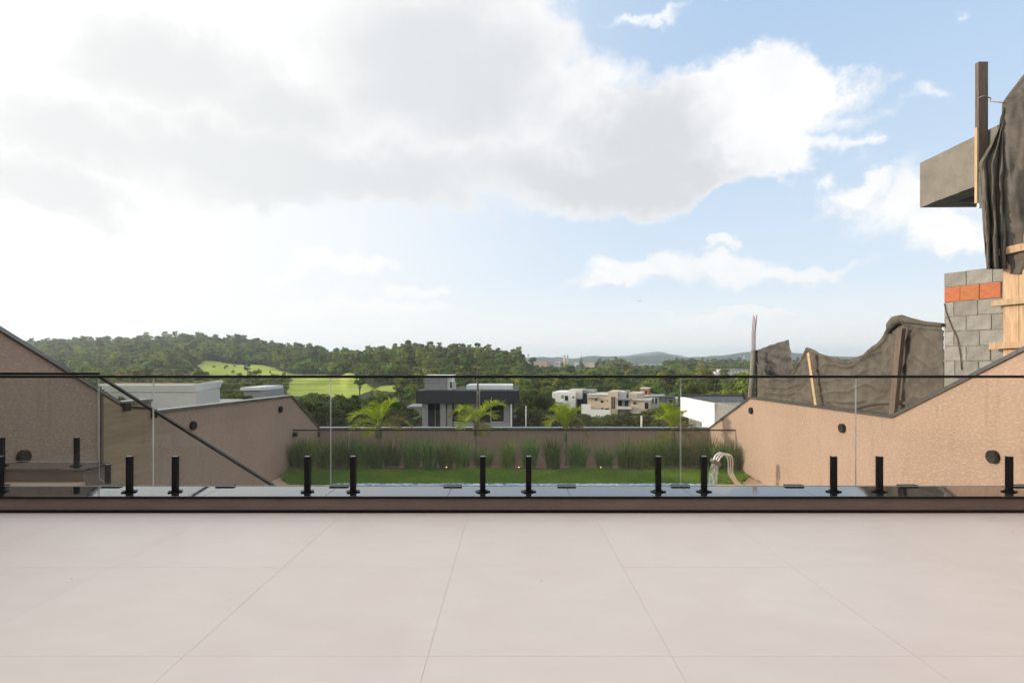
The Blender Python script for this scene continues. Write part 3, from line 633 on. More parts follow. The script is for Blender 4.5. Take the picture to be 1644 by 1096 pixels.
# warehouse and factory on the far ridge
px_house('warehouse', 'long pale warehouse with ribbed wall on the wooded ridge at right', 'warehouse', 640, 30, turn=-12, rows=[
    ('body', m_offwhite, 1158, 1203, 593.5, 606, 0, None), ('wing', m_white, 1148.5, 1158, 597, 606, -6, 30), ('red_roof', m_terracotta, 1132, 1148, 600, 603.5, -6, 20), ('annex', m_white, 1132, 1148, 603.6, 608, -5, 18), ('low_shed', m_grey, 1194, 1212, 601, 607, -10, 10), ('roof_edge', m_grey, 1157, 1204, 592.8, 593.4, -1, 42)] +
    [('rib', m_grey, 1161 + 5.2 * k, 1162 + 5.2 * k, 594.5, 605.5, -.4, .35) for k in range(8)])
px_house('factory_shed', 'long brick and cream factory sheds among trees on the skyline', 'factory', 1060, 40, turn=-14, rows=[
    ('body', m_pink, 856, 878, 580, 590, 0, None), ('roof', m_offwhite, 855.5, 878.5, 579.3, 580, -1, 42), ('wing', m_offwhite, 890, 903, 580, 590, 4, 30), ('wing', m_offwhite, 922, 935, 581.5, 591, 2, 30), ('wing', m_beige, 938, 953, 582, 592, 4, 30), ('panel', m_pink, 891, 897, 581, 586, 3.4, .5), ('side_wing', m_grey, 900, 906, 580, 590, 0, 10)])
px_house('long_shed', 'long low cream shed half hidden by trees right of the factory', 'warehouse', 1090, 30, turn=-12, rows=[
    ('body', m_offwhite, 1010, 1062, 584.6, 588, 0, None), ('block', m_white, 1034.5, 1038.5, 584, 587, -3, 10), ('side_wing', m_grey, 1046, 1062, 585.4, 590, -4, 20)])
def chimney(x, y0, y1, d, w, label):
    c = P(x, y1, d); o = thing('factory_chimney', label, 'chimney', c, 'factory chimneys on the skyline'); h = (y1 - y0) * d / FX
    bm = BM(); tube(bm, [(0, 0, -6), (0, 0, h)], w, 10, True, [w * 1.12, w]); obj('stack', bm, m_beige, o)
    bm = BM(); tube(bm, [(0, 0, h - 2.4), (0, 0, h + .3)], w * 1.12, 10); obj('collar', bm, m_grey, o)
chimney(848, 568.5, 584, 1050, 1.3, 'lone thin factory chimney left of the paired ones')
chimney(906, 570.5, 588, 1050, 1.55, 'left chimney of the pale pair above the factory')
chimney(911.2, 570.5, 588, 1050, 1.45, 'right chimney of the pale pair above the factory')
def mast(name, label, cat, x, y0, y1, d, r, mat, group=None):
    c = P(x, y1, d); h = (y1 - y0) * d / FX; bm = BM(); tube(bm, [(0, 0, -.5), (0, 0, h)], r, 8, True, [r * 1.1, r * .8])
    return tag(obj(name, bm, mat, None, c), label, cat, group)
mast('radio_mast', 'thin white mast on the far wooded slope at right', 'mast', 1194.5, 571, 588, 1200, .6, m_white)
# utility pole in front of the charcoal house
pole = thing('utility_pole', 'dark wooden utility pole standing before the charcoal house', 'pole', P(767, 690, 52))
bm = BM(); tube(bm, [(0, 0, -1.5), (0, 0, 97 * 52 / FX)], .13, 8, True, [.14, .09]); obj('post', bm, M('pole_wood', (0.10, 0.08, 0.065), .9), pole)
bm = BM(); box(bm, -.5, .5, -.12, -.05, 5.15, 5.23); obj('crossarm', bm, m_bark, pole)
bm = BM(); box(bm, -.05, .12, -.22, -.1, 3.3, 3.6); obj('junction_box', bm, m_grey_metal, pole)
lamp = thing('street_lamp', 'short grey street lamp post with angled head beside the utility pole', 'street lamp', P(770, 690, 50))
bm = BM(); tube(bm, [(0, 0, -1.5), (0, 0, 3.2), (.04, -.05, 3.5), (.16, -.12, 3.62)], .045, 7); obj('post', bm, m_grey_metal, lamp)
bm = BM(); box(bm, .08, .34, -.2, -.08, 3.6, 3.68); obj('lamp_head', bm, m_grey, lamp)
for x, y0, y1, d, lb in ((1030, 667, 690, 40, 'short white post just beyond the garden end wall'), (844.5, 651, 690, 45, 'thin pale post beside the right end of charcoal house')):
    mast('marker_post', lb, 'post', x, y0, y1, d, .075 if x > 1000 else .05, m_offwhite, 'posts beyond the garden end wall')
for k, (ya, yb) in enumerate(((608.5, 606), (613, 611))):
    bm = BM(); a = P(767, ya, 52); b = P(-900, yb - 20, 75); pts = []
    for i in range(25):
        t = i / 24; p = a.lerp(b, t); p.z -= 4 * t * (1 - t) * 1.0; pts.append(p)
    tube(bm, pts, .014, 4, False)
    tag(obj('power_cable', bm, m_black), ('upper', 'lower')[k] + ' thin cable running left from the utility pole', 'cable', 'cables from the utility pole')

# low white building behind the left wall
def white_building():
    d = 36; a = P(172, 628, d); b = P(315, 628, d); c = P(353, 628, 43)
    o = thing('white_building', 'low white building with stepped cornice bands behind left wall', 'house', (a.x, d, -6))
    # plan outline: front from a to b, then the corner turns back to c
    pl = [(a.x, d), (b.x, d), (c.x, 43), (c.x - 1, 50), (a.x, 50)]; pl = [(p[0] - a.x, p[1] - d) for p in pl]
    def grow(g): return [(pl[0][0] - g, pl[0][1] - g), (pl[1][0] + g * .3, pl[1][1] - g), (pl[2][0] + g, pl[2][1] - g * .4), (pl[3][0] + g, pl[3][1] + g), (pl[4][0] - g, pl[4][1] + g)]
    def zz(y): return CAMZ + (VY - y) / FX * d + 6
    def band(nm, mt, y0, y1, g, t):
        q = grow(g); n_ = grow(g - t); bm = BM()
        prism(bm, [q[0], q[1], q[2], n_[2], n_[1], n_[0]], 'z', zz(y1), zz(y0)); obj(nm, bm, mt, o)
    band('wall', m_offwhite, 628.2, 760, 0, .3)
    for y0, y1, g in ((624.2, 628, .10), (619.6, 624, .2), (615.6, 619.4, .32)): band('cornice', m_white, y0, y1, g, .45)
    band('roof_edge', m_terracotta, 614.6, 615.4, .1, .2)
    bm = BM(); prism(bm, grow(-.35), 'z', zz(665), zz(662)); obj('roof', bm, m_grey, o)
white_building()
px_house('grey_roof_house', 'small low house with pale grey roof right of the white building', 'house', 70, 6, [
    ('body', m_grey, 392, 425, 626, 660, 0, None), ('roof', m_roof, 388, 420, 621.5, 626, -.4, 7)])
# white neighbour house beyond the right wall
def neighbour_house():
    X = 10.0; d0, d1 = FX * X / 327, FX * X / 272
    o = thing('white_neighbour_house', 'white flat roofed house with blank sunlit wall beyond right wall', 'house', (X, d0, -5)); H = 5
    def z(y, d): return CAMZ + (VY - y) / FX * d + H
    zt = z(648, d0); zb = z(677, FX * X / 307); dm = FX * X / 307 - d0; L = d1 - d0
    part('wall', m_white, o, (0, 9, 0, dm, 0, zt), (0, 9, dm + .002, L, zb, zt))
    part('roof', m_dkgrey, o, (.25, 8.8, .3, L - .2, zt + .003, zt + .05))
    part('parapet', m_dkgrey, o, (-.06, 9.06, L + .003, L + .3, zt - .4, zt + .12))
    part('lower_wall', m_grey, o, (.5, 9, dm + .01, L, 0, zb - .02))
    part('glass_screen', m_glass, o, (.05, .09, dm + .05, L - .1, zb - .9, zb - .1))
    part('window', m_window, o, (.25, 1.5, -.06, -.01, zt - 1.3, zt - .25)); part('window', m_window, o, (1.7, 3.2, -.06, -.01, zt - 1.3, zt - .25))
    part('fascia', m_offwhite, o, (-.05, 9.05, -.16, -.003, zt - .12, zt + .06))
    for k in range(6): part('railing_bar', m_grey_metal, o, (.25 + k * .35, .29 + k * .35, -.5, -.46, zt - 1.9, zt + .25))
    part('railing_top', m_grey_metal, o, (.2, 3, -.5, -.46, zt + .25, zt + .29))
neighbour_house()

# ------------------------------------------------------------------ the plot: floor, kerb wall, boundary walls, garden
XL, XR = -5.87, 6.06
ZG = -1.68
bm = BM(); box(bm, XL, XR, -5.2, 4.498, -.35, -.0016)
floor = struct(obj('terrace_floor', bm, m_grout))
tile_me = {}
def tile_mesh(w, h):
    k = (round(w, 3), round(h, 3))
    if k not in tile_me:
        bm = BM(); box(bm, 0, w, 0, h, -.012, 0)
        me = bpy.data.meshes.new('tile'); 
        bmesh.ops.recalc_face_normals(bm, faces=bm.faces); bm.to_mesh(me); bm.free(); me.materials.append(m_tile); tile_me[k] = me
    return tile_me[k]
xs = [XL] + [-.34 + k for k in range(-5, 7)] + [XR]; ys = [-5.19, -4.7, -3.7, -2.7, -1.7, -.7, .3, 1.3, 2.3, 3.3, 4.3, 4.496]; g = .0008
tr = random.Random(3)
for i in range(len(xs) - 1):
    for j in range(len(ys) - 1):
        t = link('tile', tile_mesh(xs[i + 1] - xs[i] - 2 * g, ys[j + 1] - ys[j] - 2 * g), floor, (xs[i] + g, ys[j] + g, tr.uniform(-.0003, .0003)))
# the house at the back of the terrace: the railing glass and the polished granite mirror it
house = thing('house_front', 'rendered house front with wide dark glass doors behind the terrace, mirrored in the railing', 'house', (0, -5.2, 0))
m_render = M('house_render', (0.30, 0.27, 0.245), 0.85, 0.08, 2)
part('wall', m_render, house, (XL, -4.6, -.3, 0, 0, 6.2), (4.8, XR, -.3, 0, 0, 6.2), (-4.598, 4.798, -.3, 0, 2.75, 6.2))
part('canopy', m_render, house, (XL, XR, .002, 1.3, 2.95, 3.2))
for k in range(4):
    a = -4.59 + k * 2.346; dr = part('door', m_window, house, (a + .06, a + 2.286, -.14, -.10, .06, 2.69))
    part('frame', m_black, dr, (a, a + .06, -.16, -.07, 0.002, 2.745), (a + 2.286, a + 2.344, -.16, -.07, 0.002, 2.745), (a + .061, a + 2.285, -.16, -.07, .002, .06), (a + .061, a + 2.285, -.16, -.07, 2.69, 2.745))
for k in range(3):
    a = -4.2 + k * 3.1; wn_ = part('window', m_window, house, (a, a + 1.9, .001, .02, 3.9, 5.3))
    part('frame', m_black, wn_, (a - .06, a, .001, .05, 3.84, 5.36), (a + 1.9, a + 1.96, .001, .05, 3.84, 5.36), (a + .001, a + 1.899, .001, .05, 5.3, 5.36), (a + .001, a + 1.899, .001, .05, 3.84, 3.9))
# kerb wall under the railing
ZC = .135
kerb = thing('low_kerb_wall', 'low brown kerb wall with polished black granite top across the terrace', 'wall', (0, 4.5, 0))
part('panel', m_curb, kerb, (XL, XR, .012, .35, 0.0, .113))
part('granite_edge', m_black, kerb, (XL, XR, -.0105, -.0085, .1145, ZC - .001))
part('base_strip', m_black, kerb, (XL, XR, 0, .010, 0.001, .021))
sx = [XL]
k = -6
while -.09 + (k) * .985 < XR - .3:
    v = (723 - VX) / FX * 4.7 + k * .985
    if v > XL + .3 and v < XR - .2: sx.append(v)
    k += 1
sx.append(XR)
for a, b in zip(sx, sx[1:]): part('granite_slab', m_granite, kerb, (a + .0012, b - .0012, -.008, .37, .1135, ZC), bevel=.002)
for v in sx[1:-1]:
    part('clip', m_black, kerb, (v - .075, v + .085, .335, .385, ZC + .0005, ZC + .014), bevel=.003)
# retaining wall below, landing and stairs on the left
SXL = -4.30
bm = BM(); box(bm, SXL + .02, XR, 4.52, 4.84, ZG - .3, -.02); tag(obj('retaining_wall', bm, m_stucco), 'brown retaining wall dropping below the terrace edge to the pool', 'wall')
bm = BM(); box(bm, XL, SXL, 4.872, 5.668, -.3, .0); landing = struct(obj('stair_landing', bm, m_deck))
kerb2 = thing('stair_kerb_wall', 'short brown kerb wall with black granite top behind the stair landing', 'wall', (0, 5.68, 0))
part('panel', m_curb, kerb2, (XL, SXL - .03, 0, .32, -.3, .113)); part('granite_slab', m_granite, kerb2, (XL, SXL, -.02, .34, .1135, ZC), bevel=.002)
stairs = thing('garden_stairs', 'stone steps going down from the landing to the garden', 'stairs', (SXL, 4.9, 0))
for k in range(9): part('step', m_deck, stairs, (k * .28 + .002, (k + 1) * .28, 0, .75, -.2 - k * .186, -.186 - k * .170 + .02))
part('stringer', m_stucco, stairs, *[(k * .28 + .003, (k + 1) * .28, .78, 1.05, ZG, -.1 - k * .18) for k in range(9)])
# garden ground
bm = BM()
PX0, PX1, PD0, PD1 = -4.2, 4.7, 5.4, 13.33
for q in ((XL - .2, XR + .2, 4.9, PD0), (XL - .2, PX0, PD0 + .001, PD1), (PX1, XR + .2, PD0 + .001, PD1), (XL - .2, XR + .2, PD1 + .001, 15.0)): box(bm, *q, ZG - .5, ZG - .012)
struct(obj('garden_deck', bm, m_deck))
bm = BM(); box(bm, PX0, PX1, PD0, PD1, ZG - 1.4, ZG - 1.3); struct(obj('pool_floor', bm, M('pool_tiles_blue', (0.12, 0.35, 0.45), .4)))
def water_mat():
    mt = M('pool_water', (0.03, 0.13, 0.17), 0.04, 0.1, 2, 0.25, 6, spec=.6); return mt
bm = BM(); box(bm, PX0 + .001, PX1 - .001, PD0 + .001, PD1 - .001, ZG - 1.2, ZG - .08); struct(obj('pool_water', bm, water_mat()))
def mosaic():
    mt = bpy.data.materials.new('pool_mosaic'); mt.use_nodes = True; nt = mt.node_tree; ns = nt.nodes; ln = nt.links; b = ns['Principled BSDF']
    tc = ns.new('ShaderNodeTexCoord'); vo = ns.new('ShaderNodeTexVoronoi'); vo.distance = 'CHEBYCHEV'; vo.inputs['Scale'].default_value = 14; vo.inputs['Randomness'].default_value = 0.0
    ln.new(tc.outputs['Object'], vo.inputs['Vector']); wn = ns.new('ShaderNodeTexWhiteNoise'); ln.new(vo.outputs['Position'], wn.inputs['Vector'])
    cr = ns.new('ShaderNodeValToRGB'); e = cr.color_ramp.elements; e[0].color = (0.10, 0.20, 0.40, 1); e[1].color = (0.72, 0.80, 0.86, 1); n = e.new(.55); n.color = (0.35, 0.5, 0.68, 1)
    ln.new(wn.outputs['Value'], cr.inputs[0]); ln.new(cr.outputs[0], b.inputs['Base Color']); b.inputs['Roughness'].default_value = .15; return mt
bm = BM(); box(bm, PX0, PX1, PD1 - .34, PD1, ZG - .2, ZG + .03); struct(obj('pool_rim', bm, mosaic()))
bm = BM(); box(bm, PX1 + .001, XR, 11.2, 13.3, ZG - .4, ZG + .012); struct(obj('pool_side_paving', bm, m_deck))

# boundary walls (profiles measured on the wall plane)
def wall_pts(X, pts): return [((lambda q: (q.y, q.z))(on_plane(x, y, X))) for x, y in pts]
def boundary(name, label, X, out, prof, steps):
    """prof: (depth, top) polyline; the wall leaves the garden side at X and is .16 thick."""
    o = thing(name, label, 'wall', (X, 0, 0)); s = out
    poly = [(prof[0][0], ZG - .6)] + list(prof) + [(prof[-1][0], ZG - .6)]
    bm = BM(); prism(bm, poly, 'x', 0, s * .16); obj('wall_face', bm, m_stucco, o)
    for (a, b) in zip(prof, prof[1:]):
        if abs(b[0] - a[0]) < .01: continue
        t = Vector((b[0] - a[0], b[1] - a[1])).normalized(); nrm = Vector((-t.y, t.x)); L = math.hypot(b[0] - a[0], b[1] - a[1])
        n = max(1, round(L / 1.15))
        for k in range(n):
            p = Vector(a) + t * (L * k / n + .0015); q = Vector(a) + t * (L * (k + 1) / n - .0015)
            lo = .0015; hi = .048
            pl = [tuple(p + nrm * lo), tuple(q + nrm * lo), tuple(q + nrm * hi), tuple(p + nrm * hi)]
            bm = BM(); prism(bm, pl, 'x', -s * .035, s * .19); obj('coping_slab', bm, m_coping, o)
    return o
l1, l2 = wall_pts(XL, [(0, 533), (191, 650)]); sl = (l1[1] - l2[1]) / (l2[0] - l1[0])
lend = on_plane(243, 646, XL); l3 = on_plane(243, 664, XL); l4 = on_plane(467, 637, XL); l5 = on_plane(511, 687, XL)
zt = 2.6; dtop = l1[0] - (zt - l1[1]) / sl
left = boundary('left_side_wall', 'shaded brown boundary wall stepping down along the left side', XL, -1, [(-5.5, zt), (dtop, zt), l2, (lend.y, l2[1]), (lend.y + .001, l3.z), (l4.y, l4.z), (17.1, l5.z)], None)
r1, r2, r3, r4 = wall_pts(XR, [(1644, 564.5), (1433, 671), (1205, 640), (1139, 689)]); sl = (r1[1] - r2[1]) / (r2[0] - r1[0])
right = boundary('right_side_wall', 'sunlit tan boundary wall with notched top along the right side', XR, 1, [(-5.5, 2.3), (r1[0] - (2.3 - r1[1]) / sl, 2.3), r2, r3, (17.1, r4[1])], None)
BZ = CAMZ - 103 * 17.1 / FX
backw = thing('garden_end_wall', 'low brown wall with dark coping closing the far end of garden', 'wall', (0, 17.1, 0))
part('wall_face', m_stucco, backw, (XL + .001, XR - .001, 0, .16, ZG - .6, BZ - .05))
for k in range(10):
    w = (XR - XL - .01) / 10; a = XL + .005 + k * w
    part('coping_slab', m_coping, backw, (a + .0015, a + w - .0015, -.04, .2, BZ - .0485, BZ))
# wood grain panel and latch arm on the left wall
d0, d1 = on_plane(161, 700, XL).y, on_plane(238, 700, XL).y
def top_at(d): return (l2[1] + (l2[0] - d) * ((l1[1] - l2[1]) / (l2[0] - l1[0])) if d < l2[0] else l2[1]) - .03
panel = thing('wood_panel', 'brown wood grain panel door set in the left wall', 'door', (XL, d0, 0))
bm = BM(); prism(bm, [(0, ZG), (d1 - d0, ZG), (d1 - d0, top_at(d1)), (l2[0] - d0, top_at(l2[0])), (0, top_at(d0))], 'x', .002, .04); obj('leaf', bm, m_woodpanel, panel)
bm = BM(); prism(bm, [(-.04, ZG), (-.003, ZG), (-.003, top_at(d0)), (-.04, top_at(d0 - .04))], 'x', .002, .05); obj('frame', bm, m_wood_grey, panel)
arm = thing('latch_arm', 'thin black metal arm fixed at the top of wood panel', 'latch', on_plane(203, 653, XL + .06))
q = on_plane(247, 655, XL + .06) - on_plane(203, 653, XL + .06)
bm = BM(); tube(bm, [(0, 0, 0), q], .016, 6); obj('bar', bm, m_black, arm)
bm = BM(); box(bm, -.05, .03, -.06, .06, -.06, .06); obj('bracket', bm, m_black, arm)
bm = BM(); box(bm, q.x - .04, q.x + .03, q.y - .05, q.y + .05, q.z - .16, q.z - .02); obj('bracket', bm, m_black, arm)
# round wall lights
def wall_light(X, sgn, d, label, group, z=.04):
    o = thing('wall_light', label, 'wall light', (X, d, z), group)
    bm = BM(); disc(bm, (sgn * .003, 0, 0), (sgn, 0, 0), .082, .055, 26); obj('cover', bm, M('dark_lamp_metal', (0.02, 0.02, 0.021), .6, spec=.15), o)
    bm = BM(); disc(bm, (sgn * .001, 0, 0), (sgn, 0, 0), .055, .03, 20); obj('back_plate', bm, m_black, o)
GL = 'round lights on the side walls'
for x, y, lb in ((35, 733, 'round black wall light on shaded left wall above the stair kerb'), (308, 683, 'round black wall light on shaded left wall just past the wood panel'), (449, 657, 'small round black wall light near the far top of left wall')):
    p = on_plane(x, y, XL); wall_light(XL, 1, p.y, lb, GL, p.z)
for x, y, lb in ((1597, 733, 'round black wall light on sunlit right wall, partly behind a railing post'), (1354, 687, 'round black wall light midway along the sunlit right wall'), (1207, 659, 'small round black wall light near the far top of sunlit right wall')):
    p = on_plane(x, y, XR); wall_light(XR, -1, p.y, lb, GL, p.z)
p = P(507, 697, 17.08); bm = BM(); box(bm, -.06, .06, -.05, -.002, -.075, .075); tag(obj('square_wall_light', bm, m_black, None, (p.x + .06, 17.1, p.z), bevel=.004), 'small square black light box on the end wall by left corner', 'wall light')

# ------------------------------------------------------------------ glass railings
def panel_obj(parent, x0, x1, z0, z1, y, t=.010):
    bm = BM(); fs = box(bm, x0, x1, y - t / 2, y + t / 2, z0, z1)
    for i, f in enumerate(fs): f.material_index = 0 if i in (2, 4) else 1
    for f in box(bm, x0, x1, y - t / 2 + .001, y + t / 2 - .001, z0 - .006, z0 - .0005): f.material_index = 1  # added strip: bright line of the lower edge painted pale
    return obj('glass_panel', bm, [m_glass, m_lit_edge], parent)
def spigot_mesh():
    bm = BM(); pr = []
    w, t, c = .0225, .022, .006
    poly = [(-w + c, -t), (w - c, -t), (w, -t + c), (w, t - c), (w - c, t), (-w + c, t), (-w, t - c), (-w, -t + c)]
    prism(bm, poly, 'z', .008, .292)
    return bm
bm = spigot_mesh(); bmesh.ops.recalc_face_normals(bm, faces=bm.faces); spig_me = bpy.data.meshes.new('spigot'); bm.to_mesh(spig_me); bm.free(); spig_me.materials.append(m_black)
bm = BM(); box(bm, -.052, .052, -.036, .036, .001, .0085); box(bm, -.028, .028, -.027, .027, .0086, .014); bmesh.ops.recalc_face_normals(bm, faces=bm.faces); plate_me = bpy.data.meshes.new('base_plate'); bm.to_mesh(plate_me); bm.free(); plate_me.materials.append(m_black)
bm = BM(); box(bm, -.019, .019, -.018, .018, .2925, .2955); bmesh.ops.recalc_face_normals(bm, faces=bm.faces); cap_me = bpy.data.meshes.new('end_cap'); bm.to_mesh(cap_me); bm.free(); cap_me.materials.append(M('satin_cap', (0.30, 0.30, 0.31), .3))
def spigot(parent, x, y, z, turn=0.0):
    s = link('spigot', spig_me, parent, (x, y, z)); s.rotation_euler = (0, 0, turn); pl_ = link('base_plate', plate_me, s); pl_.rotation_euler = (0, 0, .42); link('end_cap', cap_me, s)
GY = 4.665
rail = thing('glass_railing', 'frameless glass railing with black posts and thin black top rail across terrace', 'railing', (0, 0, 0))
joints = [-5.84, -4.43, -2.974, -1.498, -.042, 1.414, 2.87, 4.327, 5.783, 6.03]
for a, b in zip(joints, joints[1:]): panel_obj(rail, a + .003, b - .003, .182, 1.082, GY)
part('handrail', m_black, rail, (joints[0], joints[-1], GY - .02, GY + .02, 1.078, 1.100), bevel=.004)
for j in joints[1:-1]:
    for s in (-.2, .2): spigot(rail, j + s + (.01 if s < 0 else -.01), GY - .012, ZC + .0005, tr.uniform(-.06, .06))
G2Y = 5.85
rail2 = thing('stair_railing', 'glass railing behind the stair landing with rail sloping down the stairs', 'railing', (0, 0, 0))
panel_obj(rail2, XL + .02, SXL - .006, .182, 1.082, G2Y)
part('handrail', m_black, rail2, (XL + .01, SXL, G2Y - .02, G2Y + .02, 1.078, 1.104), bevel=.004)
for x in (-5.30, -4.52): spigot(rail2, x, G2Y - .012, ZC + .0005)
p0 = P(155, 604, G2Y); p1 = P(437, 779, G2Y); dz = (p1.z - p0.z) / (p1.x - p0.x); x9 = -1.9
bm = BM(); t = .024; xa = SXL + .004
prism(bm, [(xa, p0.z - .012), (x9, p0.z + dz * (x9 - p0.x) - .012), (x9, p0.z + dz * (x9 - p0.x) + .016), (xa, p0.z + .016)], 'y', G2Y - .02, G2Y + .02); obj('sloping_handrail', bm, m_black, rail2)
zb0 = CAMZ - 185 * G2Y / FX
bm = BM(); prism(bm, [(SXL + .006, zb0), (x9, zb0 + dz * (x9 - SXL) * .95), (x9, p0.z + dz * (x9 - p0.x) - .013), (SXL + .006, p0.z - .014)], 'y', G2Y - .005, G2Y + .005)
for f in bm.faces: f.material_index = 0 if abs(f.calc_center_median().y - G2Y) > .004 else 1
obj('sloping_glass_panel', bm, [m_glass, m_lit_edge], rail2)
p = P(174.5, 745, G2Y); spigot(rail2, p.x, G2Y - .012, p.z - .292)
p = P(260, 800, G2Y); spigot(rail2, -2.6, G2Y - .012, p.z - .75)

# garden guard: glass before the end wall
GD = 15.12
guard = thing('garden_glass_guard', 'low glass guard with thin dark rail standing before the garden end wall', 'railing', (0, GD, 0))
zr = CAMZ - 107 * GD / FX
n = 8; w = (XR - XL - .04) / n
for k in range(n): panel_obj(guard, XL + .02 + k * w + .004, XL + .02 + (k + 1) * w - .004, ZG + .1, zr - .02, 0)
part('top_rail', m_black, guard, (XL + .002, XR - .002, -.022, .022, zr - .02, zr + .012))
part('wall_bracket', m_black, guard, (XL + .002, XL + .11, -.05, .05, CAMZ - 117.5 * GD / FX, CAMZ - 111 * GD / FX))

# ------------------------------------------------------------------ lawn, planting bed
rl = random.Random(9)
def lawn_front(X): 
    e = min(X - XL, XR - X); return 13.36 + (max(0, .55 - e) / .55) * .95 + .03 * math.sin(X * 7) + .03 * math.sin(X * 17)
bm = BM(); xsn = [XL + (XR - XL) * i / 60 for i in range(61)]
va = [bm.verts.new((x, lawn_front(x), ZG + .004)) for x in xsn]; vb = [bm.verts.new((x, 15.0, ZG + .02)) for x in xsn]
for i in range(60): bm.faces.new((va[i], va[i + 1], vb[i + 1], vb[i]))
struct(obj('lawn', bm, M('lawn_ground', (0.06, 0.12, 0.02), .95, .3, 3)))
V = []; F = []
for _ in range(52000):
    x = rl.uniform(XL + .02, XR - .02); f = lawn_front(x); y = rl.uniform(f - .03, 15.02)
    b = .04 + .085 * max(0, .35 + fbm((x * 1.1, y * 2.0, 0), 3)) + rl.uniform(0, .05)
    a = rl.uniform(0, 3.14); w = rl.uniform(.004, .008); lx, ly = rl.gauss(0, .02), rl.gauss(0, .02); i = len(V)
    V += [(x - math.cos(a) * w, y - math.sin(a) * w, ZG), (x + math.cos(a) * w, y + math.sin(a) * w, ZG), (x + lx, y + ly, ZG + b)]; F.append((i, i + 1, i + 2))
stuff(pymesh('lawn_grass', V, F, m_lawn))
bm = BM(); nx, ny = 90, 12; vs = []
for j in range(ny + 1):
    row = []
    for i in range(nx + 1):
        x = XL + (XR - XL) * i / nx; y = 14.98 + (17.09 - 14.98) * j / ny
        row.append(bm.verts.new((x, y, ZG + .05 + .05 * fbm((x * 2, y * 2, 1), 3) + (.02 - .034 * j))))
    vs.append(row)
for j in range(ny):
    for i in range(nx): bm.faces.new((vs[j][i], vs[j][i + 1], vs[j + 1][i + 1], vs[j + 1][i])).smooth = True
struct(obj('planting_bed', bm, m_soil))
def clump_mesh(seed, nb=190, H=.90):
    r = random.Random(seed); V = []; F = []
    for _ in range(nb):
        a = r.uniform(0, 6.28); rad = r.random() ** .6 * .19; bx, by = math.cos(a) * rad, math.sin(a) * rad
        out = r.uniform(.03, .34) * (0.4 + rad * 4.5); h = H * r.uniform(.55, 1.05); w = r.uniform(.007, .013); fa = a + 1.57 + r.uniform(-.6, .6); droop = r.random() ** 3 * .25
        n = 5; i = len(V)
        for k in range(n):
            t = k / (n - 1); o = out * t ** 1.8; z = h * (t - droop * t ** 3); ww = w * (1 - t ** 2.2) + .001
            cx, cy = bx + math.cos(a) * o, by + math.sin(a) * o
            V += [(cx - math.cos(fa) * ww, cy - math.sin(fa) * ww, z), (cx + math.cos(fa) * ww, cy + math.sin(fa) * ww, z)]
        F += [(i + 2 * k, i + 2 * k + 1, i + 2 * k + 3, i + 2 * k + 2) for k in range(n - 1)]
    me = bpy.data.meshes.new('grass_clump'); me.from_pydata(V, [], F); me.update(); me.materials.append(m_strap); return me
clumps = [clump_mesh(60 + i) for i in range(5)]
CX = [472, 488, 507, 530, 556, 580, 603, 629, 661, 690, 716, 742, 776, 815, 850, 888, 928, 970, 1006, 1030, 1054, 1080, 1106, 1132, 1158, 1178]
ORD = ['first', 'second', 'third', 'fourth', 'fifth', 'sixth', 'seventh', 'eighth', 'ninth', 'tenth', 'eleventh', 'twelfth', 'thirteenth', 'fourteenth']
N = len(CX)
for i, x in enumerate(CX):
    d = rl.uniform(15.0, 15.4)
    if x < 500 or x > 1140: d = 14.85 + rl.uniform(0, .1)
    X = U(x) * d; X = min(max(X, XL + .2), XR - .2)
    o = link('grass_clump', clumps[i % 5], None, (X, d, ZG + .03)); o.rotation_euler = (0, 0, rl.uniform(0, 6.28))
    hs = .72 if x in (776, 970) else rl.uniform(.9, 1.08); o.scale = (rl.uniform(.95, 1.2), rl.uniform(.95, 1.2), hs)
    lb = ORD[i] + ' strappy green clump from the left in the row before the end wall' if i < 13 else ORD[N - 1 - i] + ' strappy green clump from the right in the row before the end wall'
    tag(o, lb, 'plant', 'strappy clumps in the planting bed')
# small warm garden spots between the clumps
m_bulb = bpy.data.materials.new('warm_bulb'); m_bulb.use_nodes = True; b = m_bulb.node_tree.nodes['Principled BSDF']; b.inputs['Emission Color'].default_value = (1, .5, .1, 1); b.inputs['Emission Strength'].default_value = 1.2
for x, lb in ((570, 'garden spot at the foot of the clumps below the leftmost palm'), (833, 'garden spot at the foot of the clumps near the middle of the bed'), (964, 'garden spot glowing at the lawn edge right of the third palm'), (717, 'garden spot at the foot of the clumps left of the second palm')):
    o = thing('garden_spot', 'small warm ' + lb, 'garden light', (U(x) * 14.95, 14.95, ZG + .06), 'warm spots along the planting bed')
    bm = BM(); tube(bm, [(0, 0, -.08), (0, 0, .01), (0, -.01, .035), (0, -.05, .06)], .02, 8, True, [.008, .008, .022, .026]); obj('body', bm, m_black, o)
    bm = BM(); disc(bm, (0, -.052, .06), (0, -.8, .5), .018, .006, 10); obj('lens', bm, m_bulb, o)

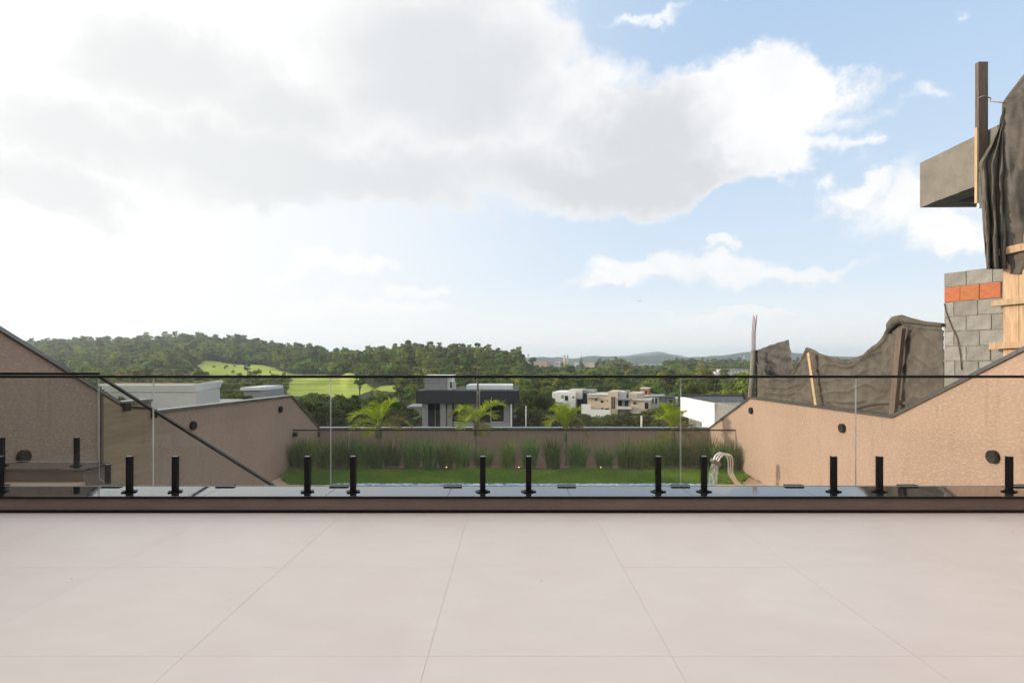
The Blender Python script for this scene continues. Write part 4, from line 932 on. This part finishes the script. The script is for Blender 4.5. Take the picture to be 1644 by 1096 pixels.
# palms
def frond(parent, c, tip, lift, mat, rnd, name='frond', nl=36, ll=.46):
    c = Vector(c); tip = Vector(tip); ctrl = (c + tip) / 2 + Vector((0, 0, lift))
    V = []; F = []
    def pt(t): return c * (1 - t) ** 2 + ctrl * 2 * t * (1 - t) + tip * t * t
    prev = None
    for k in range(9):
        t = k / 8; p = pt(t); r = .012 * (1 - t) + .003; i = len(V)
        V += [p + Vector((r, 0, 0)), p + Vector((0, r, 0)), p + Vector((-r, 0, 0)), p + Vector((0, -r, 0))]
        if k: F += [(i - 4 + q, i - 4 + (q + 1) % 4, i + (q + 1) % 4, i + q) for q in range(4)]
    for k in range(nl):
        t = .16 + .84 * k / (nl - 1); p = pt(t); tg = (pt(min(1, t + .02)) - pt(t - .02)).normalized()
        side = tg.cross(Vector((0, 0, 1)))
        side = side.normalized() if side.length > .1 else Vector((1, 0, 0)); up = side.cross(tg)
        L = ll * (math.sin(math.pi * (t * .86 + .12)) ** .7) * rnd.uniform(.85, 1.12)
        for s in (-1, 1):
            dr = (side * s * rnd.uniform(.75, .95) + tg * rnd.uniform(.45, .75) + up * rnd.uniform(.15, .6)).normalized()
            w = .0115 * rnd.uniform(.8, 1.25); wv = tg.cross(dr).cross(dr).normalized() * w if tg.cross(dr).length > .05 else tg * w
            m1 = p + dr * L * .5; e = p + dr * L + Vector((0, 0, -L * rnd.uniform(.02, .4))); i = len(V)
            V += [p - wv * .4, p + wv * .4, m1 - wv, m1 + wv, e]
            F += [(i, i + 1, i + 3, i + 2), (i + 2, i + 3, i + 4)]
    return pymesh(name, V, F, mat, parent)
def palm(x, d, ycrown, tr_r, label, fronds, seed):
    r = random.Random(seed); base = P(x, 757, d); base.z = ZG + .08; cz = CAMZ + (VY - ycrown) / FX * d - base.z
    o = thing('palm', label, 'palm', base, 'young palms in the planting bed'); s = d / FX
    bm = BM(); tube(bm, [(0, 0, -.1), (.01, 0, cz * .5), (0, 0, cz - .1)], tr_r, 10, True, [tr_r * 1.2, tr_r, tr_r * .9]); obj('trunk', bm, m_trunk, o)
    bm = BM(); tube(bm, [(0, 0, cz - .3), (0, 0, cz - .12), (0, 0, cz + .08)], tr_r, 10, True, [tr_r * 1.3, tr_r * 1.5, tr_r * .7]); obj('crownshaft', bm, M('crownshaft', (0.13, 0.15, 0.05), .7), o)
    for (dx, dy, dep, lift, old) in fronds:
        frond(o, (0, 0, cz), (dx * s, dep, cz + dy * s), lift, m_palm_dk if old else m_palm, r, ll=.48 if not old else .42)
palm(608, 15.9, 686, .07, 'leftmost palm, with a tall bright frond leaning right', [(28, 40, .2, .42, 0), (8, 38, -.35, .40, 0), (-48, 8, .1, .62, 0), (-38, -6, -.4, .45, 0), (52, -2, .15, .45, 1), (40, -10, -.5, .4, 1), (-18, 24, .5, .4, 0), (-25, -18, .5, .3, 0)], 1)
palm(763, 15.9, 682, .035, 'second palm from the left, yellow green fronds before the charcoal house', [(-24, 24, -.2, .40, 0), (-44, 10, .3, .55, 1), (-14, 10, -.5, .4, 0), (50, 28, .15, .50, 0), (38, 34, -.25, .42, 0), (30, 8, .5, .4, 0), (-22, -8, -.3, .35, 0), (16, -14, -.4, .3, 1), (4, -18, .1, .3, 1)], 2)
palm(908, 15.9, 692, .035, 'third palm from the left, dark upright fronds before the white villa', [(-24, 32, .1, .35, 0), (22, 34, -.2, .3, 0), (-8, 40, .3, .25, 0), (4, 36, -.4, .2, 0), (30, 8, .2, .45, 1), (-30, 10, -.3, .45, 0), (34, -10, -.1, .4, 1)], 3)
palm(1080, 15.9, 694, .05, 'rightmost palm, with yellowing fronds drooping to the right', [(-16, 40, .1, .3, 0), (-8, 44, .4, .2, 0), (-26, 24, -.3, .4, 0), (44, -2, .1, .42, 1), (50, -14, -.3, .42, 1), (30, -24, -.5, .35, 1), (-14, -18, -.2, .35, 1), (12, 34, -.3, .2, 0)], 4)

# ------------------------------------------------------------------ waterfall spout
D = 12.75
sp = thing('waterfall_spout', 'curved chrome pool spout of three pipes pouring water into the pool', 'pool spout', P(1195, 780, D))
o0 = sp.location.copy(); s = D / FX
def L(x, y, dep=0): return Vector(((x - 1195) * s, dep, (780 - y) * s))
for k in range(3):
    ox = k * 5.2; pts = [L(1183 + ox * .9, 779.5), L(1179 + ox * .7, 774), L(1171 + ox * .8, 762), L(1169 + ox * .9, 757), L(1168.5 + ox, 738), L(1166 + ox, 731.5), L(1160 + ox, 726.8 + ox * .25), L(1154 + ox, 726.5 + ox * .35), L(1148.5 + ox * .95, 731 + ox * .5), L(1146 + ox * .9, 738 + ox * .45)]
    # smooth the polyline
    for _ in range(2):
        q = [pts[0]]
        for a, b in zip(pts, pts[1:]): q += [a.lerp(b, .25), a.lerp(b, .75)]
        pts = q + [pts[-1]]
    for p_ in pts: p_.y += k * .05
    bm = BM(); tube(bm, pts, .019, 12); obj('pipe', bm, m_chrome, sp)
bm = BM(); prism(bm, [(L(1143, 0).x, L(0, 741).z), (L(1145.5, 0).x, L(0, 736.5).z), (L(1158, 0).x, L(0, 744).z), (L(1155.5, 0).x, L(0, 749).z)], 'y', -.05, .16); obj('nozzle', bm, m_brass, sp)
bm = BM(); tube(bm, [L(1196 , 781, .04), L(1196, 779, .04)], .06, 16); obj('base_flange', bm, m_chrome, sp)
V = []; F = []; nu, nv = 14, 30
for side in (0, 1):
    for j in range(nv + 1):
        t = j / nv; xl = 1143.5 - 6.5 * t ** .7; xr = 1154.5 - 3.5 * t; y = 743 + 42 * t
        for i in range(nu + 1):
            f = i / nu; p_ = L(xl + (xr - xl) * f, y + 5 * f * (1 - t)); wob = .014 * fbm((i * .8, j * .33, side * 5), 3)
            V.append((p_.x + .01 * fbm((i * .5, j * .4, 9), 2), .04 + wob + (.02 if side else -.02), p_.z))
st = (nu + 1) * (nv + 1)
for side in (0, 1):
    for j in range(nv):
        for i in range(nu): a = side * st + j * (nu + 1) + i; F.append((a, a + 1, a + nu + 2, a + nu + 1))
m_fall = bpy.data.materials.new('falling_water'); m_fall.use_nodes = True; nt = m_fall.node_tree; ns = nt.nodes
b = ns['Principled BSDF']; b.inputs['Base Color'].default_value = (.86, .88, .86, 1); b.inputs['Roughness'].default_value = .12; b.inputs['IOR'].default_value = 1.33
trn = ns.new('ShaderNodeBsdfTransparent'); ms = ns.new('ShaderNodeMixShader'); nz = ns.new('ShaderNodeTexNoise'); nz.inputs['Scale'].default_value = 26; nz.inputs['Detail'].default_value = 4
tc = ns.new('ShaderNodeTexCoord'); mp = ns.new('ShaderNodeMapping'); mp.inputs['Scale'].default_value = (1, 1, .35); nt.links.new(tc.outputs['Object'], mp.inputs[0]); nt.links.new(mp.outputs[0], nz.inputs['Vector'])
mr = ns.new('ShaderNodeMapRange'); mr.inputs['From Min'].default_value = .42; mr.inputs['From Max'].default_value = .62; mr.inputs['To Min'].default_value = .12; mr.inputs['To Max'].default_value = .9
nt.links.new(nz.outputs[0], mr.inputs[0]); nt.links.new(mr.outputs[0], ms.inputs[0]); nt.links.new(trn.outputs[0], ms.inputs[1]); nt.links.new(b.outputs[0], ms.inputs[2]); nt.links.new(ms.outputs[0], ns['Material Output'].inputs[0])
wf = pymesh('falling_water', V, F, m_fall, None, smooth=True); wf.location = o0; tag(wf, 'clear sheet of water falling from the chrome spout', 'water')

# ------------------------------------------------------------------ building site on the right
# block wall: runs from its far left corner towards the camera
W0 = Vector((6.34, 8.2, 0)); we = Vector((.437, -.9, 0)).normalized(); wn = Vector((-we.y, we.x, 0)) * -1
if wn.x > 0: wn = -wn
site = thing('block_wall', 'unfinished grey block wall with one course of orange clay bricks', 'wall', W0)
rot = Matrix((we.to_3d(), -wn, Vector((0, 0, 1)))).transposed().to_4x4()       # local x along the wall, local -y towards the garden
site.matrix_world = Matrix.Translation(W0) @ rot
zt_ = CAMZ + 145 * 8.2 / FX; ch = .2145; nc = 11; zb_ = zt_ - nc * ch
bm = BM(); box(bm, .004, 1.9, .012, .14, zb_ - .4, zt_ - .012); obj('mortar', bm, m_mortar, site)
rb = random.Random(21); blk = {}
def block_me(w, h, kind):
    k = (round(w, 3), kind, rb.randrange(3))
    if k not in blk:
        bm = BM(); box(bm, 0, w, 0, .15, 0, h)
        for v in bm.verts: v.co += Vector((rb.uniform(-.003, .003), rb.uniform(-.003, .003), rb.uniform(-.003, .003)))
        bmesh.ops.bevel(bm, geom=list(bm.edges), offset=.004, segments=1, affect='EDGES')
        bmesh.ops.recalc_face_normals(bm, faces=bm.faces); me = bpy.data.meshes.new(kind); bm.to_mesh(me); bm.free(); me.materials.append(m_clay if kind == 'clay_brick' else m_block); blk[k] = me
    return blk[k]
for c in range(nc):
    z0 = zt_ - (c + 1) * ch; clay = c == 1
    full = .235 if clay else .30
    xx = 0.0 if not clay else 0.0; first = {0: .28, 1: .20, 2: .13, 3: .28, 4: .13, 5: .28, 6: .14, 7: .20}.get(c, .13 if c % 2 else .28)
    k = 0
    while xx < 1.75:
        w = first if k == 0 else full * rb.uniform(.96, 1.04)
        if clay and k == 3: xx += .035
        gm = .010 if not clay else .004
        o = link('clay_brick' if clay else 'block', block_me(round(w - gm, 2), ch - (.012 if not clay else .006), 'clay_brick' if clay else 'block'), site, (xx, rb.uniform(-.006, .004), z0 + rb.uniform(-.002, .002)))
        xx += w; k += 1
bm = BM(); pts = [(.005, -.01, zt_ - 2 * ch - .02), (.03, -.012, zt_ - 2.7 * ch), (.10, -.012, zt_ - 3.7 * ch), (.165, -.012, zt_ - 4.4 * ch), (.21, -.012, zt_ - 5.6 * ch), (.225, -.012, zt_ - 6.6 * ch)]
tube(bm, pts, .006, 6); obj('loose_cable', bm, M('site_cable', (0.10, 0.075, 0.06), .8), site)
# formwork boards and battens against the wall
form = thing('formwork', 'pale pine formwork boards with three projecting battens against the block wall', 'formwork', W0); form.matrix_world = site.matrix_world.copy()
def wz(y, s): # height of a photograph row at distance s along the wall
    d = (W0 + we * s).y; return CAMZ + (VY - y) / FX * d
for k, (a, b) in enumerate(((.735, .90), (.905, 1.10), (1.105, 1.35), (1.355, 1.6))):
    part('board', m_wood, form, (a, b, -.075, -.045, wz(585, a) - .3, wz(382, .74) + .03 * (k % 2)))
for (ya, s0, h, tilt) in ((408, .66, .095, .10), (488, .63, .075, .02), (556, .60, .085, .05)):
    z0 = wz(ya, s0); bm = BM()
    prism(bm, [(s0, z0 - h / 2), (1.7, z0 - h / 2 + tilt), (1.7, z0 + h / 2 + tilt), (s0 + .01, z0 + h / 2)], 'y', -.145, -.078); obj('batten', bm, m_wood, form)
# concrete beam
XB = 6.6; db = FX * XB / 657; bz1 = CAMZ + 321 * db / FX; bz0 = CAMZ + 250 * db / FX
beam = thing('concrete_beam', 'thick raw grey concrete beam jutting out above the block wall', 'beam', (XB, db, bz0))
bm = BM(); nseg = 12; vs = []
for i in range(nseg + 1):
    y = -1.44 * i / nseg; j = [rb.uniform(-.006, .006) for _ in range(4)]
    vs.append([bm.verts.new(p) for p in ((0 + j[0] * .4, y, j[1]), (1.15, y, j[2]), (1.15, y, bz1 - bz0), (0, y, bz1 - bz0 + j[3] * .4))])
for a, b in zip(vs, vs[1:]):
    for k in range(4): bm.faces.new((a[k], a[(k + 1) % 4], b[(k + 1) % 4], b[k]))
bm.faces.new(vs[0]); bm.faces.new(list(reversed(vs[-1]))); obj('concrete_body', bm, m_concrete, beam)
part('recess', m_dkgrey, beam, (.35, 1.1, -1.3, -.35, -.008, -.004))  # flat dark plate just below the underside, no hollow cut
# upper frame that the tarp hangs from, and the timber post
colm = thing('concrete_column', 'concrete column behind the hanging tarp carrying the beam', 'column', (7.36, 8.15, zt_))
part('shaft', m_concrete, colm, (0, .3, 0, .3, -.3, bz0 - zt_ - .004))
pd = 7.75
post = thing('timber_post', 'weathered upright timber plank rising above the concrete beam', 'timber post', P(1575.5, 350, pd))
hp = (350 - 101) * pd / FX
sp_ = pd / FX
part('plank', m_wood_grey, post, (-.062, .068, -.03, .03, 75 * sp_, hp)); part('edge_strip', m_wood, post, (-.075, -.0625, -.02, .025, 24 * sp_, hp - .9)); part('spacer', m_white, post, (-.046, .02, -.02, .02, 16 * sp_, 74.5 * sp_))
bm = BM(); a = Vector((-.08, -.04, (350 - 160) * pd / FX)); tube(bm, [a, a + Vector((.06, -.03, .02)), a + Vector((.16, -.02, -.01)), P(1590, 163, 7.6) - post.location, P(1611, 165, 7.42) - post.location], .008, 6)
bm2 = bm; rp = obj('tie_rope', bm2, m_rope, None, post.location); tag(rp, 'short rope tying the timber plank to the dark tarp', 'rope')
# dark tarp hanging from the frame
def sheet(name, outline_l, outline_r, d_of, nrow, ncol, fold, mat, label, cat, thick=.004):
    """rows from top to bottom: left and right edge in photograph pixels; d_of(s, t) gives the depth."""
    V = []; F = []
    def ed(o, t):
        x = t * (len(o) - 1); i = min(int(x), len(o) - 2); f = x - i; return o[i][0] + (o[i + 1][0] - o[i][0]) * f, o[i][1] + (o[i + 1][1] - o[i][1]) * f
    for j in range(nrow + 1):
        t = j / nrow; a = ed(outline_l, t); b = ed(outline_r, t)
        for i in range(ncol + 1):
            s = i / ncol; V.append(P(a[0] + (b[0] - a[0]) * s, a[1] + (b[1] - a[1]) * s, d_of(s, t) + fold(s, t)))
    n = ncol + 1; F = [(j * n + i, j * n + i + 1, (j + 1) * n + i + 1, (j + 1) * n + i) for j in range(nrow) for i in range(ncol)]
    o = pymesh(name, V, F, mat, None, smooth=True); md = o.modifiers.new('thickness', 'SOLIDIFY'); md.thickness = thick
    return tag(o, label, cat) if label else o
tarp = thing('hanging_tarp', 'dark brown tarp hanging in folds above the block wall', 'tarp', (0, 0, 0))
main = sheet('main_cloth', [(1690, 78), (1644, 119), (1620, 150), (1609, 166), (1607, 220), (1608, 290), (1610, 350), (1614, 405), (1618, 440)], [(1840, 60), (1830, 120), (1820, 150), (1815, 170), (1815, 220), (1815, 290), (1815, 350), (1815, 405), (1815, 440)],
    lambda s, t: 7.42 - .75 * s, 60, 70, lambda s, t: .06 * math.exp(-s / .035) * (1 if t > .3 else 0.4) + .04 * fbm((s * 7 + t * 3, t * 4, 2), 5) - .016 * (1 - abs(math.sin(math.pi * (s * 6 - t * 2.5 + .5 * fbm((s * 5, t * 3, 5), 3))))) ** 3, m_tarp, None, None)
main.parent = tarp
flap = sheet('loose_flap', [(1606, 190), (1603, 203), (1590, 232), (1572, 262), (1574, 300), (1577, 335), (1579, 372), (1581, 400), (1584, 432)], [(1612, 172), (1612, 205), (1612, 235), (1612, 262), (1613, 300), (1614, 335), (1616, 372), (1617, 400), (1617, 432)],
    lambda s, t: 7.5 - .06 * s, 60, 40, lambda s, t: .045 * math.sin((s * 3.2 + .5 * t * (1 - s) + .35 * fbm((s * 2, t * 3, 4), 3)) * 6.28) * (.35 + .65 * min(1, t * 2)) + .02 * fbm((s * 9, t * 3, 7), 3) - .03 * (1 - abs(math.sin(math.pi * (s * 5 + t + .6 * fbm((s * 3, t * 4, 5), 3))))) ** 3, m_tarp, None, None)
flap.parent = tarp
# shade net fence along the plot edge
XN = 6.36
def net(name, top, bot_fn, ncol, nrow, fold, mat, X=XN):
    V = []
    x0, x1 = top[0][0], top[-1][0]
    for i in range(ncol + 1):
        s = i / ncol; x = x0 + (x1 - x0) * s
        for (xa, ya), (xb, yb) in zip(top, top[1:]):
            if xa <= x <= xb: f = (x - xa) / (xb - xa); yt = ya + (yb - ya) * f; break
        yt += 1.6 * fbm((x / 7, 0.3, 2), 3); q0 = on_plane(x, yt, X); zb = bot_fn(q0.y)
        for j in range(nrow + 1):
            t = j / nrow; V.append(Vector((X + fold(s, t, q0.z + (zb - q0.z) * t, q0.y), q0.y, q0.z + (zb - q0.z) * t)))
    n = nrow + 1; F = [(i * n + j, (i + 1) * n + j, (i + 1) * n + j + 1, i * n + j + 1) for i in range(ncol) for j in range(nrow)]
    o = pymesh(name, V, F, mat, None, smooth=True); md = o.modifiers.new('thickness', 'SOLIDIFY'); md.thickness = .004; return o
NT = [(1216, 580), (1224, 592), (1236, 601), (1250, 606), (1262, 607), (1270, 604), (1280, 590), (1290, 572), (1297, 558), (1303, 558), (1312, 563), (1325, 569), (1340, 573), (1357, 577), (1370, 577), (1384, 571), (1400, 560), (1414, 548), (1424, 538), (1428, 527), (1430, 517), (1437, 511), (1450, 509), (1465, 513), (1485, 516), (1505, 518), (1516, 519)]
PK = [(1218, .0), (1300, 1.0), (1445, 1.0), (1516, .6)]
def net_fold(s, t, z, y):
    x = VX + FX * XN / y; v = 0
    # folds hang in curves between the props
    for (xa, _), (xb, _) in zip(PK, PK[1:]):
        if xa <= x <= xb:
            f = (x - xa) / (xb - xa); sag = 4 * f * (1 - f)
            ph = t * 5.0 + sag * 1.7 + .45 * fbm((x / 45, t * 1.3, 1), 2)
            v = -(1 - abs(math.sin(math.pi * ph))) ** 2.2 * .04 * (.25 + sag) * (1 - .4 * t)
            ph2 = t * 9 - sag * 1.2 + .5 * fbm((x / 40, t * 1.5, 9), 2); v -= (1 - abs(math.sin(math.pi * ph2))) ** 4 * .02 * max(0, min(1, 1.5 * fbm((x / 30, t * 3, 4), 2) + .4))
            v -= .09 * sag * math.sin(t * 3.14)
    v += .012 * fbm((x / 18, t * 4, 6), 4)
    if t < .06: v -= .035
    return v
nf = thing('shade_net_fence', 'sagging brown shade net fence stretched over props beside right wall', 'net', (0, 0, 0))
nn_ = net('net_cloth', NT, lambda y: .12, 300, 90, net_fold, m_net); nn_.parent = nf
roll = BM(); pts = [on_plane(x, y, XN - .05) for x, y in ((1426, 534), (1430, 523), (1437, 515), (1448, 512), (1462, 515), (1484, 519), (1514, 522))]
tube(roll, pts, .05, 9, True, [.03, .075, .085, .07, .05, .035, .03]); ro = obj('rolled_edge', roll, m_net, nf)
roll = BM(); pts = [on_plane(x, y, XN - .06) for x, y in ((1362, 662), (1375, 654), (1395, 648), (1420, 645), (1445, 646), (1470, 650))]
tube(roll, pts, .03, 7, True, [.015, .045, .05, .04, .035, .012]); obj('bunched_hem', roll, m_net, nf)
SCR = [(1215, 562), (1228, 558), (1243, 552), (1257, 546), (1266, 545)]
def scrap_bot(y):
    x = VX + FX * (XN + .35) / y; f = (x - 1215) / 62; return None
V = []; F = []; nu, nv = 24, 22
for j in range(nv + 1):
    t = j / nv; xl, yl = 1215 + 4 * t, 562 + 34 * t; xr, yr = 1266 + 11 * t, 545 + 62 * t
    for i in range(nu + 1):
        s_ = i / nu; x = xl + (xr - xl) * s_; y = yl + (yr - yl) * s_ + 12 * t * s_ * (1 - s_) - 2.5 * s_ * (1 - s_) * (1 - t) * 4 * .3
        q = on_plane(x, y, XN + .28); q.x += .05 * fbm((s_ * 4, t * 4, 3), 4); V.append(q)
n = nu + 1; F = [(j * n + i, j * n + i + 1, (j + 1) * n + i + 1, (j + 1) * n + i) for j in range(nv) for i in range(nu)]
sc_ = pymesh('plastic_sheet', V, F, m_scrap, None, smooth=True); md = sc_.modifiers.new('thickness', 'SOLIDIFY'); md.thickness = .004
tag(sc_, 'torn black plastic sheet dusted with plaster behind the shade net', 'plastic sheet')
# props and rebar post
def prop(x0, y0, x1, y1, w, mat, name, label, cat='prop', X=XN - .17):
    a = on_plane(x0, y0, X); b = on_plane(x1, y1, X); t = (b - a).normalized(); bb = b + t * .3
    u = Vector((0, 1, 0)); v = t.cross(u).normalized(); u = v.cross(t).normalized(); bm = BM()
    A = [bm.verts.new(a + u * w * i + v * w * .5 * j) for i, j in ((-1, -1), (1, -1), (1, 1), (-1, 1))]; B = [bm.verts.new(bb + u * w * i + v * w * .5 * j) for i, j in ((-1, -1), (1, -1), (1, 1), (-1, 1))]
    bm.faces.new(A); bm.faces.new(list(reversed(B)))
    for k in range(4): bm.faces.new((A[k], B[k], B[(k + 1) % 4], A[(k + 1) % 4]))
    return tag(obj(name, bm, mat), label, cat, 'timber props of the shade net')
prop(1298.5, 566, 1311, 652, .042, m_wood, 'timber_prop', 'thin pale pine prop holding up the left peak of shade net')
prop(1447, 527, 1434, 664, .062, m_wood_grey, 'timber_prop', 'thick grey weathered prop leaning under the right peak of shade net')
dpz = FX * XN / (1213 - VX)
rp = thing('rebar_post', 'narrow concrete post with rusty bars sticking up at the net end', 'post', (XN - .02, dpz, .1))
hz = (CAMZ + (VY - 562) / FX * dpz) - .1
bm = BM(); tube(bm, [(-.13, 0, -.3), (-.06, 0, hz * .5), (-.03, 0, hz)], .07, 6, True, [.09, .075, .065]); obj('concrete_shaft', bm, m_concrete, rp)
for k, (dx, top) in enumerate(((-.05, 505), (-.02, 508), (.01, 512), (.035, 505))):
    bm = BM(); h2 = (CAMZ + (VY - top) / FX * dpz) - .1; tube(bm, [(dx - .02, 0, hz - .2), (dx - .02, 0, (hz + h2) / 2), (dx + .02, 0, h2)], .009, 5); obj('bar', bm, m_rebar, rp)
bm = BM(); tube(bm, [(.05, -.06, -.3), (.03, -.06, hz * .5), (.02, -.06, hz)], .022, 6); obj('dark_stake', bm, m_black, rp)
bm = BM(); rr = random.Random(2)
for k in range(7):
    a = Vector((rr.uniform(-.45, -.05), rr.uniform(-.1, .3), rr.uniform(0.05, .3)))
    tube(bm, [a, a + Vector((rr.uniform(-.1, .1), 0, .12)), a + Vector((rr.uniform(.1, .3), .05, rr.uniform(-.1, .15)))], .025, 6)
hp_ = obj('net_heap', bm, m_net, None, (XN + .1, dpz + .1, .12)); tag(hp_, 'small crumpled heap of net at the foot of the rebar post', 'net')
# ground of the building site
bm = BM(); box(bm, XR + .17, XR + 8, 4, 16.9, -3.5, .02); struct(obj('site_ground', bm, m_mortar))
# bird
bd = thing('bird', 'tiny dark bird gliding in the pale sky right of centre', 'bird', P(1027, 483, 60))
V = [(-.22, .02, .06), (-.1, -.05, .03), (0, -.06, 0), (.1, -.05, .02), (.2, .02, .05), (.1, .05, .02), (0, .06, 0), (-.1, .05, .03)]
bm = BM(); tube(bm, [(-.02, -.16, 0), (0, -.06, .01), (0, .05, .01), (.0, .18, .0)], .03, 6, True, [.008, .03, .03, .01]); obj('body', bm, m_black, bd)
for sgn in (-1, 1):
    bm = BM(); prism(bm, [(0, -.05), (sgn * .12, -.06), (sgn * .25, .03), (sgn * .12, .04), (0, .05)], 'z', 0, .012); obj('wing', bm, m_black, bd)

# ------------------------------------------------------------------ air
bm = BM(); box(bm, -5500, 5500, -60, 6600, -60, 150)
hz = bpy.data.materials.new('haze'); hz.use_nodes = True; nt = hz.node_tree; nt.nodes.remove(nt.nodes['Principled BSDF'])
pv = nt.nodes.new('ShaderNodeVolumePrincipled'); pv.inputs['Color'].default_value = (0.74, 0.87, 1.0, 1); pv.inputs['Density'].default_value = 0.00017; pv.inputs['Anisotropy'].default_value = 0.5
nt.links.new(pv.outputs[0], nt.nodes['Material Output'].inputs['Volume']); hz.cycles.homogeneous_volume = True
stuff(obj('haze', bm, hz))
